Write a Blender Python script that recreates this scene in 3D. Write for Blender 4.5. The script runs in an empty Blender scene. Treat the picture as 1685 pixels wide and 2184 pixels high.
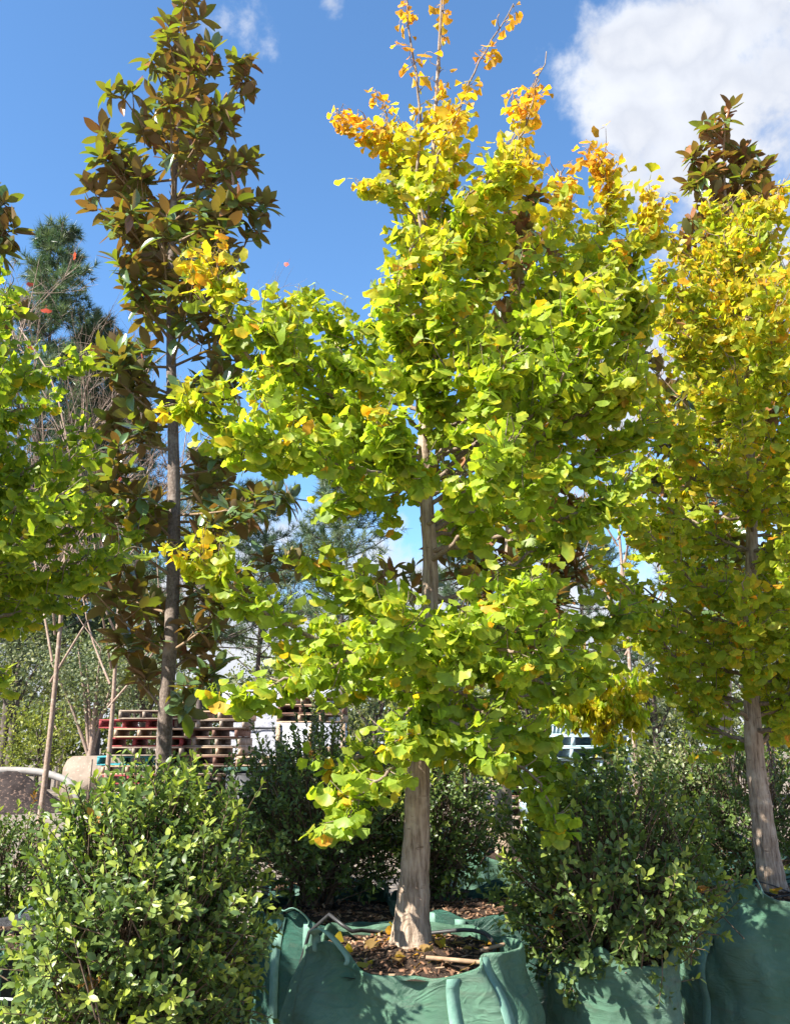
import bpy, math, random
import numpy as np
from mathutils import Vector, Matrix, noise as mnoise

SC = bpy.context.scene
COL = SC.collection
PI = math.pi
R = math.radians

# ------------------------------------------------------------------ camera
CAM_H, PITCH, FPX = 1.6, R(14.75), 1891.0      # eye height, upward tilt, focal length for a 1685 x 2184 frame
cam_d = bpy.data.cameras.new('camera')
cam = bpy.data.objects.new('camera', cam_d)
COL.objects.link(cam)
cam.location = (0, 0, CAM_H)
cam.rotation_euler = (PI / 2 + PITCH, 0, 0)
cam_d.sensor_fit = 'VERTICAL'
cam_d.sensor_height = 24.0
cam_d.lens = 24.0 * FPX / 2184.0
cam_d.clip_start, cam_d.clip_end = 0.05, 2000
SC.camera = cam

# ------------------------------------------------------------------ world, sun, exposure
SUN_DIR = Vector((-0.62, -0.40, 0.675)).normalized()     # towards the sun
SUN_EL = math.asin(SUN_DIR.z)
SUN_AZ = math.atan2(SUN_DIR.x, SUN_DIR.y)
SKY_STRENGTH, SUN_STRENGTH, EXPOSURE = 0.15, 3.5, 2.12
SKY_OFFSET = (3.0, 1.0, 0.0)

SC.view_settings.view_transform = 'Standard'
SC.view_settings.look = 'None'
SC.view_settings.gamma = 1
SC.view_settings.exposure = EXPOSURE
SC.view_settings.use_curve_mapping = False
SC.render.engine = 'CYCLES'
SC.cycles.use_denoising = True
SC.cycles.max_bounces = 12
SC.cycles.diffuse_bounces = 8
SC.cycles.glossy_bounces = 2
SC.cycles.transmission_bounces = 8
SC.cycles.transparent_max_bounces = 12
SC.cycles.sample_clamp_indirect = 6


def at(px, py, Y):
    """world point at depth Y that lies on the sight line of a place in the photograph"""
    u, v = (px - 842.5) / FPX, (1092.0 - py) / FPX
    d = Vector((u, math.cos(PITCH) - v * math.sin(PITCH), math.sin(PITCH) + v * math.cos(PITCH)))
    d *= Y / d.y
    return Vector((d.x, d.y, d.z + CAM_H))


def ray(px, py):
    return (at(px, py, 1.0) - Vector((0, 0, CAM_H))).normalized()


def project(P):
    """display pixel and depth of world points (n,3)"""
    P = np.asarray(P)
    z = P[:, 2] - CAM_H
    f = P[:, 1] * math.cos(PITCH) + z * math.sin(PITCH)
    up = -P[:, 1] * math.sin(PITCH) + z * math.cos(PITCH)
    return 842.5 + FPX * P[:, 0] / f, 1092 - FPX * up / f, f


class NT:
    """small helper to write node trees"""
    def __init__(self, tree):
        self.t = tree
        self.n = tree.nodes
        self.l = tree.links

    def add(self, kind, **kw):
        nd = self.n.new(kind)
        for k, v in kw.items():
            if k == 'inp':
                for name, val in v.items():
                    if hasattr(val, 'is_output') or hasattr(val, 'links'):
                        self.l.new(val, nd.inputs[name])
                    else:
                        nd.inputs[name].default_value = val
            else:
                setattr(nd, k, v)
        return nd

    def math(self, op, a, b=None, clamp=False):
        nd = self.n.new('ShaderNodeMath')
        nd.operation = op
        nd.use_clamp = clamp
        for i, v in enumerate((a, b)):
            if v is None:
                continue
            if hasattr(v, 'links'):
                self.l.new(v, nd.inputs[i])
            else:
                nd.inputs[i].default_value = v
        return nd.outputs[0]

    def mix(self, fac, a, b, blend='MIX'):
        nd = self.n.new('ShaderNodeMix')
        nd.data_type = 'RGBA'
        nd.blend_type = blend
        for i, v in ((0, fac), (6, a), (7, b)):
            if hasattr(v, 'links'):
                self.l.new(v, nd.inputs[i])
            else:
                nd.inputs[i].default_value = v if i == 0 or len(v) == 4 else (*v, 1)
        return nd.outputs[2]

    def ramp(self, fac, stops):
        nd = self.n.new('ShaderNodeValToRGB')
        el = nd.color_ramp.elements
        while len(el) < len(stops):
            el.new(0.5)
        for e, (p, c) in zip(el, stops):
            e.position = p
            e.color = c if len(c) == 4 else (*c, 1)
        self.l.new(fac, nd.inputs[0])
        return nd.outputs[0]

    def smooth(self, v, lo, hi):
        nd = self.n.new('ShaderNodeMapRange')
        nd.interpolation_type = 'SMOOTHSTEP'
        self.l.new(v, nd.inputs[0])
        nd.inputs[1].default_value = lo
        nd.inputs[2].default_value = hi
        return nd.outputs[0]


world = bpy.data.worlds.new('World')
SC.world = world
world.use_nodes = True
W = NT(world.node_tree)
W.n.clear()
sky = W.add('ShaderNodeTexSky', sky_type='NISHITA', sun_disc=False, sun_elevation=SUN_EL, sun_rotation=SUN_AZ,
            air_density=0.9, dust_density=0.0, ozone_density=2.2, altitude=50)
geo = W.add('ShaderNodeTexCoord')
D = geo.outputs['Generated']
wob = W.add('ShaderNodeTexNoise', inp={'Vector': D, 'Scale': 5.0, 'Detail': 3.0})
wv = W.add('ShaderNodeVectorMath', operation='MULTIPLY_ADD', inp={0: wob.outputs['Color'], 1: (0.10, 0.10, 0.10), 2: (-0.05, -0.05, -0.05)})
DW = W.add('ShaderNodeVectorMath', operation='ADD', inp={0: D, 1: wv.outputs[0]}).outputs[0]
fb = W.add('ShaderNodeTexNoise', inp={'Vector': D, 'Scale': 7.0, 'Detail': 9.0, 'Roughness': 0.58}).outputs['Fac']
fine = W.add('ShaderNodeTexNoise', inp={'Vector': DW, 'Scale': 22.0, 'Detail': 8.0, 'Roughness': 0.62}).outputs['Fac']
blobs = [(ray(1345, 195), .085), (ray(1430, 235), .11), (ray(1530, 220), .13), (ray(1660, 205), .145), (ray(1420, 310), .08), (ray(1570, 300), .11),
         (ray(1700, 40), .065), (ray(1780, 210), .17), (ray(705, 5), .06), (ray(1200, 235), .06),
         (ray(1350, 790), .10), (ray(1900, 400), .22), (ray(2300, -200), .25),
         (Vector((-.9, .5, .35)).normalized(), .14), (Vector((-.5, -.7, .5)).normalized(), .2), (Vector((.2, -.8, .4)).normalized(), .22),
         (Vector((.9, -.2, .5)).normalized(), .2), (Vector((.1, -.2, .95)).normalized(), .12), (Vector((-.95, -.2, .25)).normalized(), .16)]
mask = None
for d, r in blobs:
    dist = W.add('ShaderNodeVectorMath', operation='DISTANCE', inp={0: D, 1: tuple(d)}).outputs['Value']
    m = W.math('SUBTRACT', 1.0, W.math('DIVIDE', dist, r))
    m = W.math('MINIMUM', W.math('SUBTRACT', m, 0.0 if r > .061 else 0.75), 0.50)
    mask = m if mask is None else W.math('MAXIMUM', mask, m)
BIGV = W.add('ShaderNodeVectorMath', operation='ADD', inp={0: D, 1: SKY_OFFSET}).outputs[0]
big = W.add('ShaderNodeTexNoise', inp={'Vector': BIGV, 'Scale': 1.7, 'Detail': 2.0}).outputs['Fac']
mask = W.math('MAXIMUM', mask, W.math('MULTIPLY', W.math('SUBTRACT', big, 0.65), 5.0))  # scattered clouds added round the sky, mostly out of view, to raise fill light
mask = W.math('MAXIMUM', mask, -1.0)
sep = W.add('ShaderNodeSeparateXYZ', inp={0: D})
bank = W.math('MULTIPLY', W.math('SUBTRACT', 0.27, sep.outputs['Z']), 3.0)
bank = W.math('MINIMUM', bank, 0.45)
mask = W.math('MAXIMUM', mask, bank)
dens = W.math('ADD', mask, W.math('MULTIPLY', W.math('SUBTRACT', fb, 0.5), 1.9))
dens = W.math('ADD', dens, W.math('MULTIPLY', W.math('SUBTRACT', fine, 0.5), 0.8))
cover = W.smooth(dens, -0.03, 0.45)
soft = W.add('ShaderNodeTexNoise', inp={'Vector': DW, 'Scale': 9.0, 'Detail': 3.0, 'Roughness': 0.5}).outputs['Fac']
shade = W.smooth(W.math('ADD', W.math('MULTIPLY', dens, 0.5), W.math('MULTIPLY', W.math('SUBTRACT', soft, 0.5), 1.6)), -0.1, 0.7)
cloud_c = W.ramp(shade, [(0.0, (1.50, 1.56, 1.68)), (0.5, (1.20, 1.27, 1.43)), (1.0, (1.52, 1.56, 1.64))])
sky_c = W.mix(1.0, sky.outputs[0], (0.315, 0.42, 0.475), 'MULTIPLY')
allsky = W.mix(cover, sky_c, cloud_c)
bg = W.add('ShaderNodeBackground', inp={'Color': allsky, 'Strength': SKY_STRENGTH})
wout = W.add('ShaderNodeOutputWorld', inp={'Surface': bg.outputs[0]})

sun_d = bpy.data.lights.new('sun', 'SUN')
sun_d.energy = SUN_STRENGTH
sun_d.angle = R(0.5)
sun_d.color = (1.0, 0.94, 0.84)
sun = bpy.data.objects.new('sun', sun_d)
COL.objects.link(sun)
sun.rotation_euler = SUN_DIR.to_track_quat('Z', 'Y').to_euler()
sun.location = (-8, 2, 12)

# ------------------------------------------------------------------ materials
def new_mat(name):
    m = bpy.data.materials.new(name)
    m.use_nodes = True
    t = NT(m.node_tree)
    t.n.clear()
    out = t.add('ShaderNodeOutputMaterial')
    return m, t, out


def leaf_mat(name, single, trans_tint, trans=0.45, rough=0.42, spec=0.4, under=None, under_mix=1.0, vein=None, under_rough=0.8):
    """two sided leaf that lets light through; colour from the mesh attribute or from the object's colour"""
    m, t, out = new_mat(name)
    if single:
        c = t.add('ShaderNodeObjectInfo').outputs['Color']
    else:
        c = t.add('ShaderNodeAttribute', attribute_name='Col').outputs['Color']
    oc = t.add('ShaderNodeTexCoord')
    e = t.add('ShaderNodeAttribute', attribute_name='Edge')
    edge = e.outputs['Color']
    c = t.mix(1.0, c, edge, 'MULTIPLY')
    nz = t.add('ShaderNodeTexNoise', inp={'Vector': oc.outputs['Object'], 'Scale': 60.0, 'Detail': 3.0})
    var = t.ramp(nz.outputs['Fac'], [(0.3, (0.86, 0.86, 0.86)), (0.7, (1.12, 1.12, 1.12))])
    c = t.mix(1.0, c, var, 'MULTIPLY')
    top = c
    rg = rough
    if under is not None:
        g = t.add('ShaderNodeNewGeometry')
        rnd = t.add('ShaderNodeObjectInfo').outputs['Random'] if single else g.outputs['Random Per Island']
        ucol = t.ramp(rnd, [(0.0, (under[0] * .95, under[1] * .62, under[2] * .7)), (0.5, under), (1.0, (under[0] * .9, under[1] * 1.25, under[2] * 1.0))])
        rust = t.mix(1.0, var, ucol, 'MULTIPLY')
        c = t.mix(t.math('MULTIPLY', g.outputs['Backfacing'], under_mix), c, rust)
        rg = t.math('ADD', rough, t.math('MULTIPLY', g.outputs['Backfacing'], under_rough - rough))
    p = t.add('ShaderNodeBsdfPrincipled', inp={'Base Color': c, 'Specular IOR Level': spec})
    if hasattr(rg, 'links'):
        t.l.new(rg, p.inputs['Roughness'])
    else:
        p.inputs['Roughness'].default_value = rg
    if under is not None:
        tc = t.ramp(rnd, [(0.15, (trans_tint[0] * .75, trans_tint[1] * .38, trans_tint[2] * 1.5)), (0.55, (trans_tint[0] * .8, trans_tint[1] * .8, trans_tint[2])), (0.95, (trans_tint[0] * .85, trans_tint[1] * 1.15, trans_tint[2]))])
    else:
        tc = t.mix(1.0, top, (*trans_tint, 1), 'MULTIPLY')
    tr = t.add('ShaderNodeBsdfTranslucent', inp={'Color': tc})
    mx = t.add('ShaderNodeMixShader', inp={0: trans, 1: p.outputs[0], 2: tr.outputs[0]})
    t.l.new(mx.outputs[0], out.inputs[0])
    return m


def bark_mat(name, c1, c2, c3, scale=1.0, stretch=0.12, bump=0.6):
    m, t, out = new_mat(name)
    oc = t.add('ShaderNodeTexCoord').outputs['Object']
    mp = t.add('ShaderNodeMapping', inp={'Vector': oc, 'Scale': (scale, scale, scale * stretch)}).outputs[0]
    n1 = t.add('ShaderNodeTexNoise', inp={'Vector': mp, 'Scale': 70.0, 'Detail': 6.0, 'Roughness': 0.65}).outputs['Fac']
    n2 = t.add('ShaderNodeTexNoise', inp={'Vector': oc, 'Scale': 9.0 * scale, 'Detail': 5.0}).outputs['Fac']
    mp3 = t.add('ShaderNodeMapping', inp={'Vector': oc, 'Scale': (scale, scale, scale * 4)}).outputs[0]
    n3 = t.add('ShaderNodeTexNoise', inp={'Vector': mp3, 'Scale': 14.0, 'Detail': 3.0}).outputs['Fac']
    base = t.ramp(n1, [(0.32, c1), (0.55, c2), (0.75, c3)])
    base = t.mix(t.smooth(n2, 0.5, 0.75), base, (*c3, 1))
    base = t.mix(t.math('MULTIPLY', t.smooth(n3, 0.66, 0.72), 0.7), base, (*c1, 1))
    h = t.math('ADD', n1, t.math('MULTIPLY', n3, 0.35))
    b = t.add('ShaderNodeBump', inp={'Height': h, 'Strength': bump, 'Distance': 0.012})
    p = t.add('ShaderNodeBsdfPrincipled', inp={'Base Color': base, 'Roughness': 0.9, 'Specular IOR Level': 0.2, 'Normal': b.outputs[0]})
    t.l.new(p.outputs[0], out.inputs[0])
    return m


def rough_mat(name, c1, c2, scale=8.0, rough=0.85, bump=0.3, spec=0.3, c3=None, dist=0.01, metal=0.0):
    m, t, out = new_mat(name)
    oc = t.add('ShaderNodeTexCoord').outputs['Object']
    n1 = t.add('ShaderNodeTexNoise', inp={'Vector': oc, 'Scale': scale, 'Detail': 8.0, 'Roughness': 0.65}).outputs['Fac']
    base = t.ramp(n1, [(0.32, c1), (0.68, c2)])
    if c3:
        n2 = t.add('ShaderNodeTexNoise', inp={'Vector': oc, 'Scale': scale * 5, 'Detail': 4.0}).outputs['Fac']
        base = t.mix(t.smooth(n2, 0.56, 0.66), base, (*c3, 1))
    b = t.add('ShaderNodeBump', inp={'Height': n1, 'Strength': bump, 'Distance': dist})
    p = t.add('ShaderNodeBsdfPrincipled', inp={'Base Color': base, 'Roughness': rough, 'Specular IOR Level': spec, 'Normal': b.outputs[0], 'Metallic': metal})
    t.l.new(p.outputs[0], out.inputs[0])
    return m


def bag_mat(name, c, dusty, rough=0.42, seam=0.35):
    """woven plastic sack cloth: fine weave, dust, broad tone changes"""
    m, t, out = new_mat(name)
    oc = t.add('ShaderNodeTexCoord').outputs['Object']
    sx = t.add('ShaderNodeSeparateXYZ', inp={0: oc})
    ang = t.math('ARCTAN2', sx.outputs[1], sx.outputs[0])
    wx = t.math('SINE', t.math('MULTIPLY', ang, 620.0))
    wz = t.math('SINE', t.math('MULTIPLY', sx.outputs[2], 1500.0))
    weave = t.math('MULTIPLY', wx, wz)
    n1 = t.add('ShaderNodeTexNoise', inp={'Vector': oc, 'Scale': 4.0, 'Detail': 8.0, 'Roughness': 0.7}).outputs['Fac']
    mp = t.add('ShaderNodeMapping', inp={'Vector': oc, 'Scale': (1, 1, 5)}).outputs[0]
    n2 = t.add('ShaderNodeTexNoise', inp={'Vector': mp, 'Scale': 7.0, 'Detail': 6.0, 'Distortion': 0.6}).outputs['Fac']
    base = t.mix(t.smooth(n1, 0.35, 0.7), (*c, 1), (*dusty, 1))
    dirt = t.math('MULTIPLY', t.smooth(n2, 0.55, 0.8), 0.6)
    base = t.mix(dirt, base, (0.13, 0.14, 0.10, 1))
    mp2 = t.add('ShaderNodeMapping', inp={'Vector': oc, 'Rotation': (0.3, 0.5, 0.2), 'Scale': (1, 1, 1.8)}).outputs[0]
    n3 = t.add('ShaderNodeTexNoise', inp={'Vector': mp2, 'Scale': 5.5, 'Detail': 3.0, 'Roughness': 0.55, 'Distortion': 0.8}).outputs['Fac']
    ridge = t.math('SUBTRACT', 1.0, t.math('ABSOLUTE', t.math('MULTIPLY', t.math('SUBTRACT', n3, 0.5), 7.0)))
    ridge = t.math('MAXIMUM', ridge, 0.0)
    h = t.math('ADD', t.math('MULTIPLY', weave, 0.10), t.math('ADD', t.math('MULTIPLY', n2, 1.0), t.math('MULTIPLY', ridge, 0.75)))
    b = t.add('ShaderNodeBump', inp={'Height': h, 'Strength': 0.8, 'Distance': 0.016})
    p = t.add('ShaderNodeBsdfPrincipled', inp={'Base Color': base, 'Roughness': rough, 'Specular IOR Level': 0.5, 'Normal': b.outputs[0]})
    tr = t.add('ShaderNodeBsdfTranslucent', inp={'Color': base})
    mx = t.add('ShaderNodeMixShader', inp={0: 0.12, 1: p.outputs[0], 2: tr.outputs[0]})
    t.l.new(mx.outputs[0], out.inputs[0])
    return m


M = {}
for s in (False, True):
    k = '_single' if s else ''
    M['ginkgo' + k] = leaf_mat('ginkgo_leaf' + k, s, (1.32, 1.34, 0.50), 0.58, 0.42, 0.35)
    M['magnolia' + k] = leaf_mat('magnolia_leaf' + k, s, (0.38, 0.40, 0.016), 0.28, 0.22, 0.65, under=(0.29, 0.150, 0.072), under_mix=.62)
    M['shrub' + k] = leaf_mat('shrub_leaf' + k, s, (1.3, 1.4, 0.5), 0.34, 0.38, 0.4)
    M['far' + k] = leaf_mat('far_leaf' + k, s, (1.2, 1.2, 0.6), 0.4, 0.5, 0.3)
M['needle'] = leaf_mat('pine_needle', False, (1.1, 1.2, 0.6), 0.3, 0.4, 0.4)
M['ginkgo_bark'] = bark_mat('ginkgo_bark', (0.13, 0.088, 0.06), (0.39, 0.30, 0.225), (0.52, 0.43, 0.34), bump=1.0)
M['ginkgo_twig'] = bark_mat('ginkgo_twig_bark', (0.12, 0.085, 0.06), (0.25, 0.19, 0.14), (0.36, 0.30, 0.24), 3.0, 0.3, 0.3)
M['magnolia_bark'] = bark_mat('magnolia_bark', (0.085, 0.066, 0.055), (0.19, 0.15, 0.125), (0.30, 0.255, 0.22), 1.2, 0.6, 0.4)
M['magnolia_twig'] = bark_mat('magnolia_twig_bark', (0.14, 0.09, 0.055), (0.26, 0.18, 0.11), (0.36, 0.28, 0.2), 3.0, 0.3, 0.2)
M['pine_bark'] = bark_mat('pine_bark', (0.045, 0.036, 0.032), (0.10, 0.08, 0.07), (0.17, 0.14, 0.125), 0.3, 0.2, 0.8)
M['pale_bark'] = bark_mat('pale_bark', (0.22, 0.16, 0.11), (0.40, 0.31, 0.23), (0.52, 0.45, 0.38), 1.0, 0.4, 0.3)
M['bare_twig'] = bark_mat('bare_twig_bark', (0.17, 0.115, 0.085), (0.30, 0.22, 0.17), (0.42, 0.34, 0.28), 2.0, 0.3, 0.2)
M['shrub_twig'] = bark_mat('shrub_twig_bark', (0.06, 0.04, 0.028), (0.13, 0.09, 0.06), (0.2, 0.15, 0.11), 3.0, 0.3, 0.2)
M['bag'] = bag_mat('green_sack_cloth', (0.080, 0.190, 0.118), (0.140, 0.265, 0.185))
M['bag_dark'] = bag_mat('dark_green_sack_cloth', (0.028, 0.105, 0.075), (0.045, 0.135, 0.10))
M['bag_black'] = bag_mat('charcoal_sack_cloth', (0.035, 0.038, 0.045), (0.06, 0.062, 0.07))
M['bag_turquoise'] = bag_mat('turquoise_sack_cloth', (0.10, 0.36, 0.31), (0.18, 0.42, 0.37))
M['strap'] = rough_mat('pale_green_webbing', (0.10, 0.215, 0.165), (0.17, 0.29, 0.235), 30, 0.6, 0.3)
M['soil'] = rough_mat('dark_potting_soil', (0.018, 0.012, 0.009), (0.055, 0.036, 0.027), 30, 0.95, 0.9, 0.15, (0.11, 0.07, 0.045), 0.02)
M['chip'] = rough_mat('bark_chip', (0.07, 0.035, 0.02), (0.24, 0.13, 0.075), 14, 0.9, 0.4)
M['chip_pale'] = rough_mat('pale_bark_chip', (0.2, 0.12, 0.07), (0.40, 0.28, 0.18), 14, 0.9, 0.4)
M['ground'] = rough_mat('bare_dirt', (0.15, 0.125, 0.10), (0.28, 0.235, 0.19), 0.7, 0.95, 0.7, 0.15, (0.12, 0.075, 0.05), 0.06)
M['mound'] = rough_mat('mound_soil', (0.018, 0.014, 0.013), (0.05, 0.038, 0.034), 3, 0.95, 0.9, 0.15, (0.15, 0.1, 0.075), 0.05)
M['concrete'] = rough_mat('weathered_concrete', (0.17, 0.135, 0.105), (0.27, 0.215, 0.17), 2.5, 0.9, 0.4, 0.25, (0.3, 0.25, 0.2))
M['pipe'] = rough_mat('grey_plastic_pipe', (0.19, 0.175, 0.16), (0.28, 0.26, 0.24), 5, 0.7, 0.1)
M['hose'] = rough_mat('black_hose', (0.02, 0.02, 0.022), (0.05, 0.05, 0.05), 20, 0.45, 0.1)
M['hose_pale'] = rough_mat('pale_hose', (0.42, 0.45, 0.45), (0.55, 0.58, 0.58), 20, 0.45, 0.1)
M['bamboo'] = rough_mat('cane_pole', (0.22, 0.22, 0.12), (0.36, 0.34, 0.2), 9, 0.6, 0.2)
M['wood'] = rough_mat('grey_pallet_wood', (0.15, 0.115, 0.09), (0.34, 0.27, 0.21), 7, 0.9, 0.5)
M['wood_tan'] = rough_mat('tan_pallet_wood', (0.28, 0.19, 0.12), (0.48, 0.35, 0.24), 7, 0.9, 0.5)
M['wood_red'] = rough_mat('red_pallet_paint', (0.17, 0.025, 0.03), (0.28, 0.05, 0.05), 8, 0.8, 0.4)
M['wood_teal'] = rough_mat('teal_pallet_paint', (0.02, 0.17, 0.20), (0.06, 0.28, 0.31), 8, 0.8, 0.4)
M['wood_blue'] = rough_mat('pale_blue_pallet_paint', (0.30, 0.42, 0.46), (0.46, 0.56, 0.60), 8, 0.8, 0.4)
M['wood_brown'] = rough_mat('brown_pallet_wood', (0.10, 0.05, 0.035), (0.2, 0.11, 0.08), 8, 0.85, 0.4)
M['wrap'] = rough_mat('grey_stretch_wrap', (0.30, 0.31, 0.36), (0.52, 0.53, 0.58), 5, 0.32, 0.9, 0.6, None, 0.05)
M['crate_dark'] = rough_mat('black_plastic', (0.012, 0.014, 0.018), (0.035, 0.038, 0.045), 6, 0.5, 0.2)
M['container'] = rough_mat('green_painted_steel', (0.06, 0.27, 0.15), (0.10, 0.36, 0.21), 4, 0.5, 0.2)
M['container_roof'] = rough_mat('grey_sheet', (0.33, 0.33, 0.36), (0.48, 0.47, 0.49), 3, 0.6, 0.2)
M['litter'] = leaf_mat('dry_leaf_litter', False, (1.1, 0.9, 0.6), 0.2, 0.8, 0.2)

# ------------------------------------------------------------------ mesh helpers
def np_mesh(name, V, tris=None, quads=None, col=None, edge=None, mat=None, smooth=False):
    me = bpy.data.meshes.new(name)
    V = np.asarray(V, dtype=np.float32)
    tris = np.zeros((0, 3), np.int32) if tris is None else np.asarray(tris, np.int32)
    quads = np.zeros((0, 4), np.int32) if quads is None else np.asarray(quads, np.int32)
    me.vertices.add(len(V))
    me.vertices.foreach_set('co', V.ravel())
    nl = tris.size + quads.size
    me.loops.add(nl)
    me.polygons.add(len(tris) + len(quads))
    me.loops.foreach_set('vertex_index', np.concatenate([tris.ravel(), quads.ravel()]).astype(np.int32))
    starts = np.concatenate([np.arange(len(tris)) * 3, tris.size + np.arange(len(quads)) * 4]).astype(np.int32)
    me.polygons.foreach_set('loop_start', starts)
    if smooth:
        me.polygons.foreach_set('use_smooth', np.ones(len(starts), dtype=bool))
    me.update(calc_edges=True)
    if col is not None:
        a = me.attributes.new('Col', 'FLOAT_COLOR', 'POINT')
        a.data.foreach_set('color', np.concatenate([col, np.ones((len(col), 1))], 1).astype(np.float32).ravel())
    if edge is not None:
        a = me.attributes.new('Edge', 'FLOAT_COLOR', 'POINT')
        a.data.foreach_set('color', np.concatenate([edge, np.ones((len(edge), 1))], 1).astype(np.float32).ravel())
    if mat is not None:
        me.materials.append(mat)
    return me


class MB:
    """collects pieces into ONE mesh"""
    def __init__(self):
        self.V, self.T, self.Q, self.n = [], [], [], 0

    def add(self, V, tris=None, quads=None):
        V = np.asarray(V, float)
        self.V.append(V)
        if tris is not None and len(tris):
            self.T.append(np.asarray(tris) + self.n)
        if quads is not None and len(quads):
            self.Q.append(np.asarray(quads) + self.n)
        self.n += len(V)
        return self

    def tube(self, pts, radii, seg=6, cap=True, wob=0.0, rng=None):
        P = np.array([tuple(p) for p in pts], float)
        n = len(P)
        rad = np.asarray(radii, float) if hasattr(radii, '__len__') else np.full(n, radii)
        T = np.gradient(P, axis=0)
        T /= np.linalg.norm(T, axis=1, keepdims=True) + 1e-9
        ref = np.array([1., 0, 0]) if abs(T[0][0]) < 0.8 else np.array([0, 1., 0])
        rings = []
        a = np.linspace(0, 2 * PI, seg, endpoint=False)
        for i in range(n):
            u = ref - T[i] * ref.dot(T[i])
            u /= np.linalg.norm(u) + 1e-9
            v = np.cross(T[i], u)
            ref = u
            rr = rad[i]
            if wob and rng is not None:
                rr = rr * (1 + wob * rng.standard_normal(seg))[:, None]
            rings.append(P[i] + rr * (np.cos(a)[:, None] * u + np.sin(a)[:, None] * v))
        V = np.concatenate(rings)
        i = np.arange(n - 1)[:, None] * seg
        j = np.arange(seg)[None]
        q = np.stack([i + j, i + (j + 1) % seg, i + seg + (j + 1) % seg, i + seg + j], -1).reshape(-1, 4)
        tr = []
        if cap:
            V = np.concatenate([V, P[-1:] + T[-1:] * rad[-1] * 0.3])
            last = len(V) - 1
            b = (n - 1) * seg
            tr = [(b + k, b + (k + 1) % seg, last) for k in range(seg)]
        return self.add(V, tr, q)

    def box(self, c, size, bev=0.0, rz=0.0):
        c = np.array(tuple(c))
        h = np.array(size) / 2
        V = np.array([(x, y, z) for z in (-1, 1) for y in (-1, 1) for x in (-1, 1)], float) * h
        if rz:
            cs, sn = math.cos(rz), math.sin(rz)
            V[:, :2] = V[:, :2] @ np.array([[cs, sn], [-sn, cs]])
        return self.add(V + c, None, [(0, 2, 3, 1), (4, 5, 7, 6), (0, 1, 5, 4), (2, 6, 7, 3), (0, 4, 6, 2), (1, 3, 7, 5)])

    def ribbon(self, pts, width, wdir, thick=0.003):
        """flat strap with thickness along pts"""
        P = np.array([tuple(p) for p in pts], float)
        wd = np.array([tuple(w) for w in wdir], float) if hasattr(wdir[0], '__len__') else np.tile(np.array(wdir, float), (len(P), 1))
        wd /= np.linalg.norm(wd, axis=1, keepdims=True)
        T = np.gradient(P, axis=0)
        N = np.cross(T, wd)
        N /= np.linalg.norm(N, axis=1, keepdims=True) + 1e-9
        w = wd * width / 2
        t = N * thick / 2
        rings = np.stack([P - w - t, P + w - t, P + w + t, P - w + t], 1)
        n = len(P)
        i = np.arange(n - 1)[:, None] * 4
        j = np.arange(4)[None]
        q = np.stack([i + j, i + (j + 1) % 4, i + 4 + (j + 1) % 4, i + 4 + j], -1).reshape(-1, 4)
        q = np.concatenate([q, [[3, 2, 1, 0]], [[(n - 1) * 4 + k for k in range(4)]]])
        return self.add(rings.reshape(-1, 3), None, q)

    def mesh(self, name, mat, smooth=True, off=(0, 0, 0)):
        V = np.concatenate(self.V) - np.array(tuple(off))
        T = np.concatenate(self.T) if self.T else None
        Q = np.concatenate(self.Q) if self.Q else None
        return np_mesh(name, V, T, Q, mat=mat, smooth=smooth)


def link(name, me, parent=None, loc=(0, 0, 0), kind=None):
    o = bpy.data.objects.new(name, me)
    COL.objects.link(o)
    o.location = tuple(loc)
    if parent is not None:
        o.parent = parent
    if kind:
        o['kind'] = kind
    return o


def thing(name, label, cat, loc, group=None, rz=0.0):
    o = bpy.data.objects.new(name, None)
    o.empty_display_size = 0.1
    COL.objects.link(o)
    o.location = tuple(loc)
    o.rotation_euler = (0, 0, rz)
    return tag(o, label, cat, group)


def tag(o, label, cat, group=None):
    o['label'] = label
    o['category'] = cat
    if group:
        o['group'] = group
    return o


def part(mb, name, mat, root, smooth=True, kind=None, under=None):
    """world-space builder -> child mesh of root"""
    me = mb.mesh(name, mat, smooth, root.location)
    return link(name, me, under or root, (0, 0, 0), kind)


def unit(v):
    v = np.asarray(v, float)
    return v / (np.linalg.norm(v, axis=-1, keepdims=True) + 1e-9)


def resample(pts, n):
    """smooth polyline through pts (Catmull-Rom), n points"""
    P = np.array([tuple(p) for p in pts], float)
    if len(P) == 2:
        return P[0] + (P[1] - P[0]) * np.linspace(0, 1, n)[:, None]
    E = np.concatenate([[2 * P[0] - P[1]], P, [2 * P[-1] - P[-2]]])
    t = np.linspace(0, len(P) - 1 - 1e-6, n)
    i = t.astype(int)
    f = (t - i)[:, None]
    a, b, c, d = E[i], E[i + 1], E[i + 2], E[i + 3]
    return 0.5 * ((2 * b) + (c - a) * f + (2 * a - 5 * b + 4 * c - d) * f ** 2 + (3 * b - 3 * c + d - a) * f ** 3)


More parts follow.
